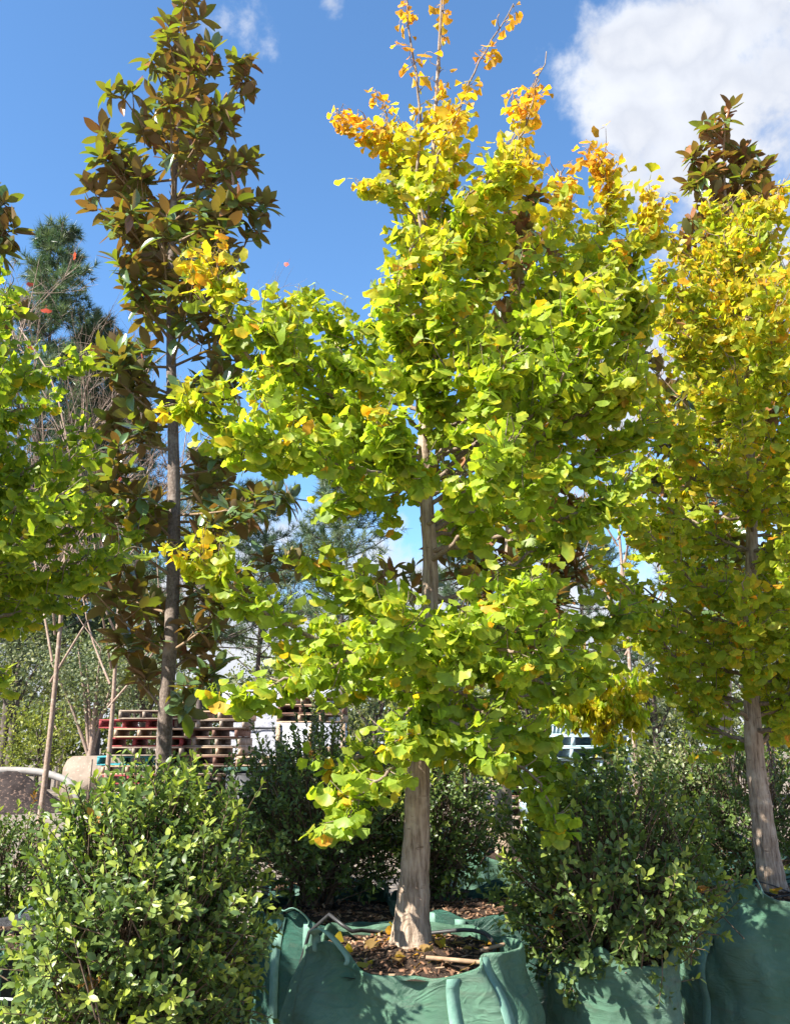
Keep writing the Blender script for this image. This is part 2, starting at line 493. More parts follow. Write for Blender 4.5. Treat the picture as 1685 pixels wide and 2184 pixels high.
# ------------------------------------------------------------------ leaf shapes (local: base at 0, blade along +Y, face +Z)
def ginkgo_template(fold, curl, notch, seed, spread=60):
    rr = np.random.default_rng(seed)
    stem = 0.75
    V = [(-.028, 0, 0), (.028, 0, 0), (-.022, stem * .55, .10), (.022, stem * .55, .10)]
    T = [(0, 1, 3), (0, 3, 2)]
    V.append((0, stem, 0))
    apex = 4
    T.append((2, 3, apex))
    ni, no = 5, 11
    E = [0.85] * 5
    def shape(a, r):
        x, y = r * math.sin(a), r * math.cos(a)
        z = fold * abs(x) - curl * (r ** 2) * 0.6 + 0.05 * math.sin(7 * a + seed) * r
        cf = 1 / math.sqrt(1 + fold * fold)
        return (x * cf, stem + y, z * (cf if fold else 1))
    for k in range(ni):
        a = R(spread) * (2 * k / (ni - 1) - 1)
        V.append(shape(a, .52))
        E.append(1.0)
    for k in range(no):
        u = 2 * k / (no - 1) - 1
        a = R(spread * 1.08) * u
        r = 1.0 - 0.10 * abs(u) ** 2 + rr.uniform(-.05, .05)
        if k == no // 2:
            r -= notch
        V.append(shape(a, r))
        E.append(1.0)
    i0, o0 = 5, 5 + ni
    for k in range(ni - 1):
        T.append((apex, i0 + k + 1, i0 + k))
    # strip inner -> outer
    i = o = 0
    while i < ni - 1 or o < no - 1:
        if i == ni - 1 or (o < no - 1 and (o + 1) / (no - 1) <= (i + 1) / (ni - 1)):
            T.append((i0 + i, o0 + o + 1, o0 + o)); o += 1
        else:
            T.append((i0 + i, i0 + i + 1, o0 + o)); i += 1
    edge = np.zeros(len(V)); edge[o0:] = 1.0
    return np.array(V, float), np.array(T), edge


def oval_template(width, cup, bend, nseg=4, stem=0.1, tip=1.0):
    """pointed oval leaf with a fold along the midrib"""
    V, T = [(0, 0, 0)], []
    rows = []
    for k in range(1, nseg + 1):
        t = k / nseg
        y = stem + (1 - stem) * t
        w = width * 0.5 * math.sin(PI * min(1, (t ** 0.85)) * 0.97) ** (0.75 * tip) if k < nseg else 0
        z = -bend * t * t
        if k < nseg:
            b = len(V)
            V += [(-w, y, z + cup * w), (0, y, z), (w, y, z + cup * w)]
            rows.append(b)
        else:
            V.append((0, y, z))
    b = rows[0]
    T += [(0, b + 1, b), (0, b + 2, b + 1)]
    for r0, r1 in zip(rows, rows[1:]):
        T += [(r0, r0 + 1, r1 + 1), (r0, r1 + 1, r1), (r0 + 1, r0 + 2, r1 + 2), (r0 + 1, r1 + 2, r1 + 1)]
    e = len(V) - 1
    b = rows[-1]
    T += [(b, b + 1, e), (b + 1, b + 2, e)]
    edge = np.array([1.0 if abs(v[0]) > 1e-6 else 0.0 for v in V])
    return np.array(V, float), np.array(T), edge


def fix_up(tp):
    V, T, e = tp
    n = np.cross(V[T[:, 1]] - V[T[:, 0]], V[T[:, 2]] - V[T[:, 0]])
    flip = n[:, 2] < 0
    T = T.copy()
    T[flip] = T[flip][:, ::-1]
    return V, T, e


GINKGO = [fix_up(t) for t in (ginkgo_template(0.10, 0.10, .16, 1), ginkgo_template(0.30, 0.20, .10, 2, 55), ginkgo_template(-0.22, -0.12, .05, 3, 64),
                              ginkgo_template(0.8, 0.3, .12, 4, 46), ginkgo_template(0.05, 0.35, .22, 5, 66), ginkgo_template(1.5, 0.5, .1, 6, 40))]
MAGNOLIA = [fix_up(t) for t in (oval_template(.40, .30, .10, 5), oval_template(.44, .15, -.08, 5), oval_template(.36, .55, .22, 5))]
SHRUB = [fix_up(t) for t in (oval_template(.50, .3, .08, 3), oval_template(.44, .15, .2, 3), oval_template(.56, .4, -.05, 3))]
FARLEAF = [(np.array([(0, 0, 0), (.3, .5, .05), (0, 1, 0), (-.3, .5, .05)]), np.array([(0, 1, 2), (0, 2, 3)]), np.zeros(4))]


class Leaves:
    def __init__(self, templates, seed):
        self.tp = templates
        self.rng = np.random.default_rng(seed)
        self.p, self.a, self.n, self.s, self.c, self.v = [], [], [], [], [], []

    def add(self, pos, ax, nr, size, col, var=None):
        """arrays of k leaves"""
        pos = np.atleast_2d(pos); k = len(pos)
        self.p.append(pos); self.a.append(np.atleast_2d(ax)); self.n.append(np.atleast_2d(nr))
        self.s.append(np.broadcast_to(size, (k,))); self.c.append(np.broadcast_to(col, (k, 3)))
        self.v.append(self.rng.integers(0, len(self.tp), k) if var is None else np.broadcast_to(var, (k,)))

    def finish(self, root, mat, crown='crown', leaf='leaf', n_single=300, cell=26, edge_col=None, smooth=False, edge_always=None):
        p, a, n = (unit(np.concatenate(x)) if i else np.concatenate(x) for i, x in enumerate((self.p, self.a, self.n)))
        s, c, v = np.concatenate(self.s), np.concatenate(self.c), np.concatenate(self.v)
        X = unit(np.cross(a, n))
        N = np.cross(X, a)
        keep_single = np.zeros(len(p), bool)
        if n_single:
            ctr = p + a * (s * 1.0)[:, None]
            px, py, dz = project(ctr)
            inside = (px > 0) & (px < 1685) & (py > 0) & (py < 2184)
            facing = np.abs(np.einsum('ij,ij->i', N, unit(ctr - np.array([0, 0, CAM_H]))))
            cand = np.where(inside & (facing > 0.35))[0]
            cand = cand[np.argsort(dz[cand])]
            seen, picks = set(), []
            for i in cand:
                key = (int(px[i] // cell), int(py[i] // cell))
                if key in seen:
                    continue
                seen.add(key)
                picks.append(i)
            picks = np.array(picks, int)
            if len(picks) > n_single:
                area = (s[picks] / dz[picks]) ** 2 * facing[picks]
                picks = picks[np.argsort(-area)[:n_single]]
            keep_single[picks] = True
        amt = self.rng.random(len(p)) if edge_always is None else np.full(len(p), edge_always)
        amt = np.where(amt > .68, amt, amt * .25)
        streak = lambda m: 1 + .09 * np.where(np.arange(m) % 2, 1, -1)[:, None]
        off = np.array(tuple(root.location))
        AV, AT, AC, AE, base = [], [], [], [], 0
        one = np.ones(3)
        ec = one if edge_col is None else np.array(edge_col)
        for k, (V, T, E) in enumerate(self.tp):
            idx = np.where((v == k) & ~keep_single)[0]
            if len(idx):
                W_ = (V[None, :, 0:1] * X[idx][:, None] + V[None, :, 1:2] * a[idx][:, None] + V[None, :, 2:3] * N[idx][:, None]) * s[idx][:, None, None] + p[idx][:, None] - off
                AV.append(W_.reshape(-1, 3))
                AT.append((T[None] + (np.arange(len(idx)) * len(V))[:, None, None] + base).reshape(-1, 3))
                AC.append(np.repeat(c[idx], len(V), 0))
                AE.append(((one + (ec - one) * (E[None, :, None] * amt[idx][:, None, None])) * streak(len(V))[None]).reshape(-1, 3))
                base += len(idx) * len(V)
        cr = link(crown, np_mesh(crown, np.concatenate(AV), np.concatenate(AT), None, np.concatenate(AC), np.concatenate(AE), M[mat], smooth), root, kind='stuff')
        shared = {}
        for i in np.where(keep_single)[0]:
            k = (int(v[i]), round(float(amt[i]) * 3) / 3)
            if k not in shared:
                V, T, E = self.tp[k[0]]
                shared[k] = np_mesh(leaf, V, T, None, None, (one + (ec - one) * E[:, None] * k[1]) * streak(len(V)), M[mat + '_single'], smooth)
            o = bpy.data.objects.new(leaf, shared[k])
            COL.objects.link(o)
            o.parent = root
            m3 = np.stack([X[i], a[i], N[i]], 1) * s[i]
            mw = Matrix.Identity(4)
            for r_ in range(3):
                for c_ in range(3):
                    mw[r_][c_] = float(m3[r_, c_])
                mw[r_][3] = float(p[i, r_] - off[r_])
            o.matrix_basis = mw
            o.color = (*[float(q) for q in c[i]], 1)
        return cr


# ------------------------------------------------------------------ ground
g = MB()
gs = 60
xs = np.concatenate([-np.geomspace(400, 4, gs), np.linspace(-3.5, 3.5, 15), np.geomspace(4, 400, gs)])
ys = np.concatenate([-np.geomspace(200, 1, 30), np.linspace(-0.5, 6, 20), np.geomspace(6.5, 600, gs)])
GV = np.array([(x, y, 0.03 * mnoise.noise((x * .5, y * .5, 0)) + 0.012 * mnoise.noise((x * 2.1, y * 2.1, 3)) if abs(x) < 40 and abs(y) < 60 else 0) for y in ys for x in xs])
nx, ny = len(xs), len(ys)
ii, jj = np.meshgrid(np.arange(nx - 1), np.arange(ny - 1))
gq = np.stack([jj * nx + ii, jj * nx + ii + 1, (jj + 1) * nx + ii + 1, (jj + 1) * nx + ii], -1).reshape(-1, 4)
g.add(GV, None, gq)
ground = link('ground', g.mesh('ground', M['ground']), kind='structure')
ground['label'] = 'bare brown dirt ground of the nursery yard'

# leaf litter and bark scraps lying on the yard between the bags
rl = np.random.default_rng(5)
lit = Leaves(FARLEAF, 5)
nlit = 9000
lp = np.stack([rl.uniform(-6, 6, nlit), rl.uniform(2.2, 26, nlit), np.full(nlit, 0.03)], 1)
la = unit(np.stack([rl.normal(size=nlit), rl.normal(size=nlit), rl.normal(size=nlit) * .25], 1))
ln = unit(np.stack([rl.normal(size=nlit) * .5, rl.normal(size=nlit) * .5, np.ones(nlit)], 1))
lc = np.array([(.22, .11, .06), (.30, .17, .09), (.12, .06, .04), (.34, .25, .15)])[rl.integers(0, 4, nlit)] * rl.uniform(.6, 1.2, (nlit, 1))
lit.add(lp, la, ln, rl.uniform(.03, .09, nlit), lc)
lroot = bpy.data.objects.new('leaf_litter_anchor', None)
lroot.location = (0, 0, 0)
lo = lit.finish(lroot, 'litter', 'leaf_litter', n_single=0)
lo.parent = None
bpy.data.objects.remove(lroot)
tag(lo, 'dry brown leaf litter and bark scraps strewn over the dirt', 'leaf litter')

# ------------------------------------------------------------------ planter bags
def bag(label, cx, cy, half, top, mat='bag', sq=3.2, rot=0.2, seed=1, rim=None, bulge=0.06, soil_z=None, straps=True, wr=0.012, mulch=True, loops=True, strap_at=None, hoops=0.0, corner_up=0.05, group=None, nt=168, nz=64, sink=0.04, shoulder=0.0):
    rr = np.random.default_rng(seed)
    root = thing('planter_bag', label, 'planter bag', (cx, cy, 0), group)
    def rad(th, f):
        c, s_ = abs(math.cos(th - rot)), abs(math.sin(th - rot))
        base = (c ** sq + s_ ** sq) ** (-1 / sq)
        k_ = min(1, max(0, (f - .62) / .38))
        return half * base * (0.93 + bulge * math.sin(PI * min(1, f * 0.95 + 0.08)) + 0.02 * f) * (1 - shoulder * k_ * k_ * (3 - 2 * k_))
    def rimz(th):
        z = top + 0.012 * math.sin(3 * th + seed) + 0.02 * mnoise.noise((math.cos(th) * 2.2, math.sin(th) * 2.2, seed))
        z += corner_up * max(0, math.cos(4 * (th - rot - PI / 4))) ** 3
        if rim:
            for t0, w, dz in rim:
                d = (th - t0 + PI) % (2 * PI) - PI
                z += dz * math.exp(-(d / w) ** 2)
        return z
    def surf(th, f):
        z = rimz(th) * f
        r = rad(th, f)
        x, y = math.cos(th), math.sin(th)
        k = seed * 3.7
        w = wr * (mnoise.noise((x * 2.6 + k, y * 2.6, z * 9)) + 0.7 * mnoise.noise((x * 7 + k, y * 7, z * 3.2 + 1.7 * x)))
        # slack folds that run down from the corners, stronger near the rim
        w += wr * 1.6 * (f ** 2) * math.sin(9 * th + 14 * z + 2.5 * mnoise.noise((x * 3, y * 3, z * 3 + k)))
        if hoops:
            w += hoops * math.sin(z * 95 + 3 * mnoise.noise((x * 2, y * 2, z * 4 + k)))
        return (cx + (r + w) * x, cy + (r + w) * y, z)
    V = []
    for k in range(nz):
        f = k / (nz - 1)
        V += [surf(2 * PI * j / nt, f) for j in range(nt)]
    # rim rolls inwards, then the inner face down below the soil
    inner = []
    for dz, dr in ((0.004, -0.008), (-0.010, -0.016), (-0.05, -0.018), (-0.13, -0.02)):
        for j in range(nt):
            x, y, z = V[(nz - 1) * nt + j]
            th = 2 * PI * j / nt
            inner.append((x + dr * math.cos(th), y + dr * math.sin(th), z + dz))
    V += inner
    n = nz + 4
    i = np.arange(n - 1)[:, None] * nt
    j = np.arange(nt)[None]
    q = np.stack([i + j, i + (j + 1) % nt, i + nt + (j + 1) % nt, i + nt + j], -1).reshape(-1, 4)
    sack = part(MB().add(V, None, q), 'sack', M[mat], root)
    # soil, mounded to the stem
    sz = soil_z if soil_z is not None else top - sink
    S, Q, T = [], [], []
    nr, ns = 16, 64
    for a in range(1, nr + 1):
        f = a / nr
        for j in range(ns):
            th = 2 * PI * j / ns
            r = (rad(th, 1) - 0.012) * f
            x, y = cx + r * math.cos(th), cy + r * math.sin(th)
            z = sz + 0.05 * (1 - f) ** 1.3 + 0.022 * mnoise.noise((x * 9, y * 9, seed)) + 0.012 * mnoise.noise((x * 28, y * 28, seed))
            z = min(z, rimz(th) - 0.006) if f > .9 else z
            S.append((x, y, z))
    for a in range(nr - 1):
        for j in range(ns):
            Q.append((a * ns + j, a * ns + (j + 1) % ns, (a + 1) * ns + (j + 1) % ns, (a + 1) * ns + j))
    S.append((cx, cy, sz + 0.055))
    T = [(nr * ns, j, (j + 1) % ns) for j in range(ns)]
    part(MB().add(S, T, Q), 'soil', M['soil'], root)
    if mulch:
        for nm, mt, cnt, s0 in (('mulch', 'chip', 420, .022), ('mulch', 'chip_pale', 110, .024)):
            mm = MB()
            for _ in range(cnt):
                th = rr.uniform(0, 2 * PI)
                f = math.sqrt(rr.uniform(.02, .93))
                r = (rad(th, 1) - .03) * f
                x, y = cx + r * math.cos(th), cy + r * math.sin(th)
                z = sz + 0.05 * (1 - f) ** 1.3 + 0.022 * mnoise.noise((x * 9, y * 9, seed)) + 0.012 * mnoise.noise((x * 28, y * 28, seed)) + .004
                u = unit(rr.normal(size=3) * (1, 1, .35)); w = unit(np.cross(u, unit(rr.normal(size=3) * (.4, .4, 0) + (0, 0, 1))))
                nn = np.cross(u, w)
                L_, B_, H_ = s0 * rr.uniform(.5, 1.7), s0 * rr.uniform(.25, .6), .004
                c = np.array((x, y, z))
                vv = [c + sx * u * L_ * .5 + sy * w * B_ * .5 + szz * nn * H_ * .5 for szz in (-1, 1) for sy in (-1, 1) for sx in (-1, 1)]
                mm.add(vv, None, [(0, 2, 3, 1), (4, 5, 7, 6), (0, 1, 5, 4), (2, 6, 7, 3), (0, 4, 6, 2), (1, 3, 7, 5)])
            part(mm, nm, M[mt], root, smooth=False, kind='stuff')
    if straps:
        for th in (strap_at if strap_at is not None else [rot + PI / 4 + k * PI / 2 + d for k in range(4) for d in (-.17, .17)]):
            pts, wds = [], []
            for k in range(26):
                f = 0.08 + 0.915 * k / 25
                x, y, z = surf(th, f)
                pts.append((x + 0.006 * math.cos(th), y + 0.006 * math.sin(th), z))
                wds.append((-math.sin(th), math.cos(th), 0.0))
            part(MB().ribbon(pts, 0.05, wds, .004), 'strap', M['strap'], root, under=sack)
    if loops:
        for k in (loops if isinstance(loops, (list, tuple)) else range(4)):
            th = rot + PI / 4 + k * PI / 2
            a0, a1 = surf(th - .17, .97), surf(th + .17, .97)
            c = (np.array(a0) + np.array(a1)) / 2
            lean = rr.uniform(-.05, .12)
            H_ = rr.uniform(.05, .10)
            cen = c + np.array((math.cos(th) * lean, math.sin(th) * lean, H_))
            pts = resample([a0, a0 * np.array(1.0) + np.array((0, 0, .05)), cen + (np.array(a0) - c) * .35, cen + (np.array(a1) - c) * .4 + (0, 0, .02), np.array(a1) + (0, 0, .03), a1], 22)
            part(MB().ribbon(pts, .05, (math.cos(th) + .2, math.sin(th), .25), .004), 'lifting_loop', M['strap'], root, under=sack)
    root['rim'] = sz
    return root, sz


def cane(pts, r, name, label, mat, cat, seg=8):
    P = resample(pts, 24)
    o = MB().tube(P, r, seg).mesh(name, M[mat], True, P[0])
    return tag(link(name, o, None, P[0]), label, cat)

# ------------------------------------------------------------------ ginkgo trees
G_DEEP, G_MID, G_LIME, G_YEL, G_ORG = (np.array(c) for c in ((.200, .315, .042), (.275, .392, .045), (.375, .455, .048), (.58, .46, .040), (.66, .35, .036)))


def ginkgo_colour(y, rng, k):
    """k leaf colours for a yellowing of about y (0 green .. 1 orange)"""
    t = np.clip(y + rng.normal(0, .10, k) + (rng.random(k) < .035) * rng.uniform(.3, .7, k), 0, 1)
    stops = np.array([0, .25, .5, .75, 1.0])
    cols = np.stack([G_DEEP, G_MID, G_LIME, G_YEL, G_ORG])
    c = np.stack([np.interp(t, stops, cols[:, i]) for i in range(3)], 1)
    return c * rng.uniform(.8, 1.18, (k, 1))


def ginkgo_nodes(L, pts, rng, yel, size, per=3, droop=0.9, spread=1.0):
    """rosettes of hanging fan leaves at points"""
    for p, y in zip(pts, yel):
        k = int(rng.poisson(per))
        if k == 0:
            continue
        az = rng.uniform(0, 2 * PI, k)
        out = np.stack([np.cos(az), np.sin(az), rng.uniform(-.3, .5, k)], 1)
        ax = unit(out * spread * rng.uniform(.3, .9, (k, 1)) + np.array((0, 0, -droop)) * rng.uniform(.25, 1.4, (k, 1)) + rng.normal(0, .22, (k, 3)))
        nr = unit(out * .8 + np.array((0, 0, .45)) + rng.normal(0, .45, (k, 3)))
        sz = size * rng.uniform(.62, 1.18, k)
        var = rng.choice(6, k, p=[.27, .2, .17, .12, .18, .06] if y < .62 else [.12, .15, .08, .28, .12, .25])
        L.add(np.tile(p, (k, 1)) + rng.normal(0, .006, (k, 3)), ax, nr, sz, ginkgo_colour(y, rng, k), var)


def ginkgo(label, trunk_pts, trunk_r, limbs, seed, size, bark='ginkgo_bark', yel=lambda p, f: .25, per=3, n_single=300, edge_col=None, twig_step=.036, group=None, cell=26, dens=lambda p: 1.0):
    """limbs: (points, r0, side twig length, share of the limb that stays bare, tip yellowing)"""
    rng = np.random.default_rng(seed)
    root = thing('ginkgo_tree', label, 'tree', trunk_pts[0], group)
    NR = 260
    P = resample(trunk_pts, NR)
    tr = np.interp(np.linspace(0, 1, NR), np.linspace(0, 1, len(trunk_r)), trunk_r)
    tr[:30] *= 1 + .34 * np.exp(-np.arange(30) / 8.0)
    tr *= 1 + .025 * np.sin(np.arange(NR) * .4 + seed) + .015 * np.sin(np.arange(NR) * 1.1)
    mb = MB()
    seg = 44
    mb.tube(P, tr, seg)
    V = mb.V[0]
    for k in range(len(V) - 1):       # fluted bark
        c = P[k // seg]
        d = V[k] - c
        a = math.atan2(d[1], d[0])
        low = max(0.0, 1.2 - c[2])
        V[k] = c + d * (1 + (.07 + .12 * low) * mnoise.noise((math.cos(a) * 1.9, math.sin(a) * 1.9, c[2] * 1.8 + seed)) + .05 * mnoise.noise((math.cos(a) * 7, math.sin(a) * 7, c[2] * 5)) - .075 * abs(mnoise.noise((math.cos(a) * 9 + seed, math.sin(a) * 9, c[2] * 3.2))))
    trunk = part(mb, 'trunk', M[bark], root)
    L = Leaves(GINKGO, seed)
    tw = MB()
    for pts, r0, tl, bare, tipy in limbs:
        n = max(10, int(24))
        B = resample(pts, n)
        B[1:-1] += rng.normal(0, .006, (n - 2, 3))
        length = np.linalg.norm(np.diff(B, axis=0), axis=1).sum()
        part(MB().tube(B, np.linspace(r0, .0028, n), 7), 'branch', M['ginkgo_twig'], root, under=trunk)
        Tn = unit(np.gradient(B, axis=0))
        m = int(length * (1 - bare) / twig_step)
        for q in range(m):
            f = bare + (1 - bare) * (q + rng.random()) / max(m, 1)
            i = min(int(f * (n - 1)), n - 2)
            p = B[i] + (B[i + 1] - B[i]) * (f * (n - 1) - i)
            dn = dens(p)
            if rng.random() > dn ** .6:
                continue
            side = unit(np.cross(Tn[i], rng.normal(size=3)))
            ln = tl * rng.uniform(.35, 1.15) * (1.0 - .55 * f)
            d0 = unit(Tn[i] * .6 + side * .9 + np.array((0, 0, .25)))
            e = p + d0 * ln + np.array((0, 0, .18 * ln))
            mid = p + d0 * ln * .5 + rng.normal(0, .01, 3)
            tp = resample([p, mid, e], 5)
            tw.tube(tp, np.linspace(.0032, .0014, 5), 3, cap=False)
            nn = max(2, int(ln / .033))
            ts = np.linspace(.12, 1, nn)
            np_ = np.stack([np.interp(ts, np.linspace(0, 1, 5), tp[:, c]) for c in range(3)], 1)
            y0 = yel(p, f) + tipy * f ** 5
            ginkgo_nodes(L, np_, rng, np.full(nn, y0) + .12 * ts, size, per * dn ** .6)
        # short shoots on the limb itself
        nn = int(length * (1 - bare) / .06)
        fs = np.sort(rng.uniform(bare, 1, nn))
        for f in fs:
            i = min(int(f * (n - 1)), n - 2)
            ginkgo_nodes(L, [B[i] + (B[i + 1] - B[i]) * (f * (n - 1) - i)], rng, [yel(B[i], f) + tipy * f ** 5], size, per * dens(B[i]))
    part(tw, 'twigs', M['ginkgo_twig'], root, kind='stuff')
    L.finish(root, 'ginkgo', n_single=n_single, edge_col=edge_col or (1.7, 1.2, 1.0), cell=cell, edge_always=.8 if edge_col else None)
    return root, L


def px_line(pts, Y):
    return [at(p[0], p[1], Y + (p[2] if len(p) > 2 else 0)) for p in pts]


YM = 3.85
main_base = at(876, 2008, YM)
BAG_A, SOIL_A = bag('wide green sack planter slumping at its front rim, holding the orange-topped ginkgo', main_base.x - .005, YM - .02, .50, .835, 'bag', 2.9, .03, 3,
                    rim=[(-1.40, .38, -.022), (-2.42, .25, .03), (-.9, .22, .01), (-.1, .4, .03)], shoulder=.15, corner_up=.025, soil_z=.80, wr=.019, strap_at=[-1.22, -.88, .95, 2.3], loops=[2])
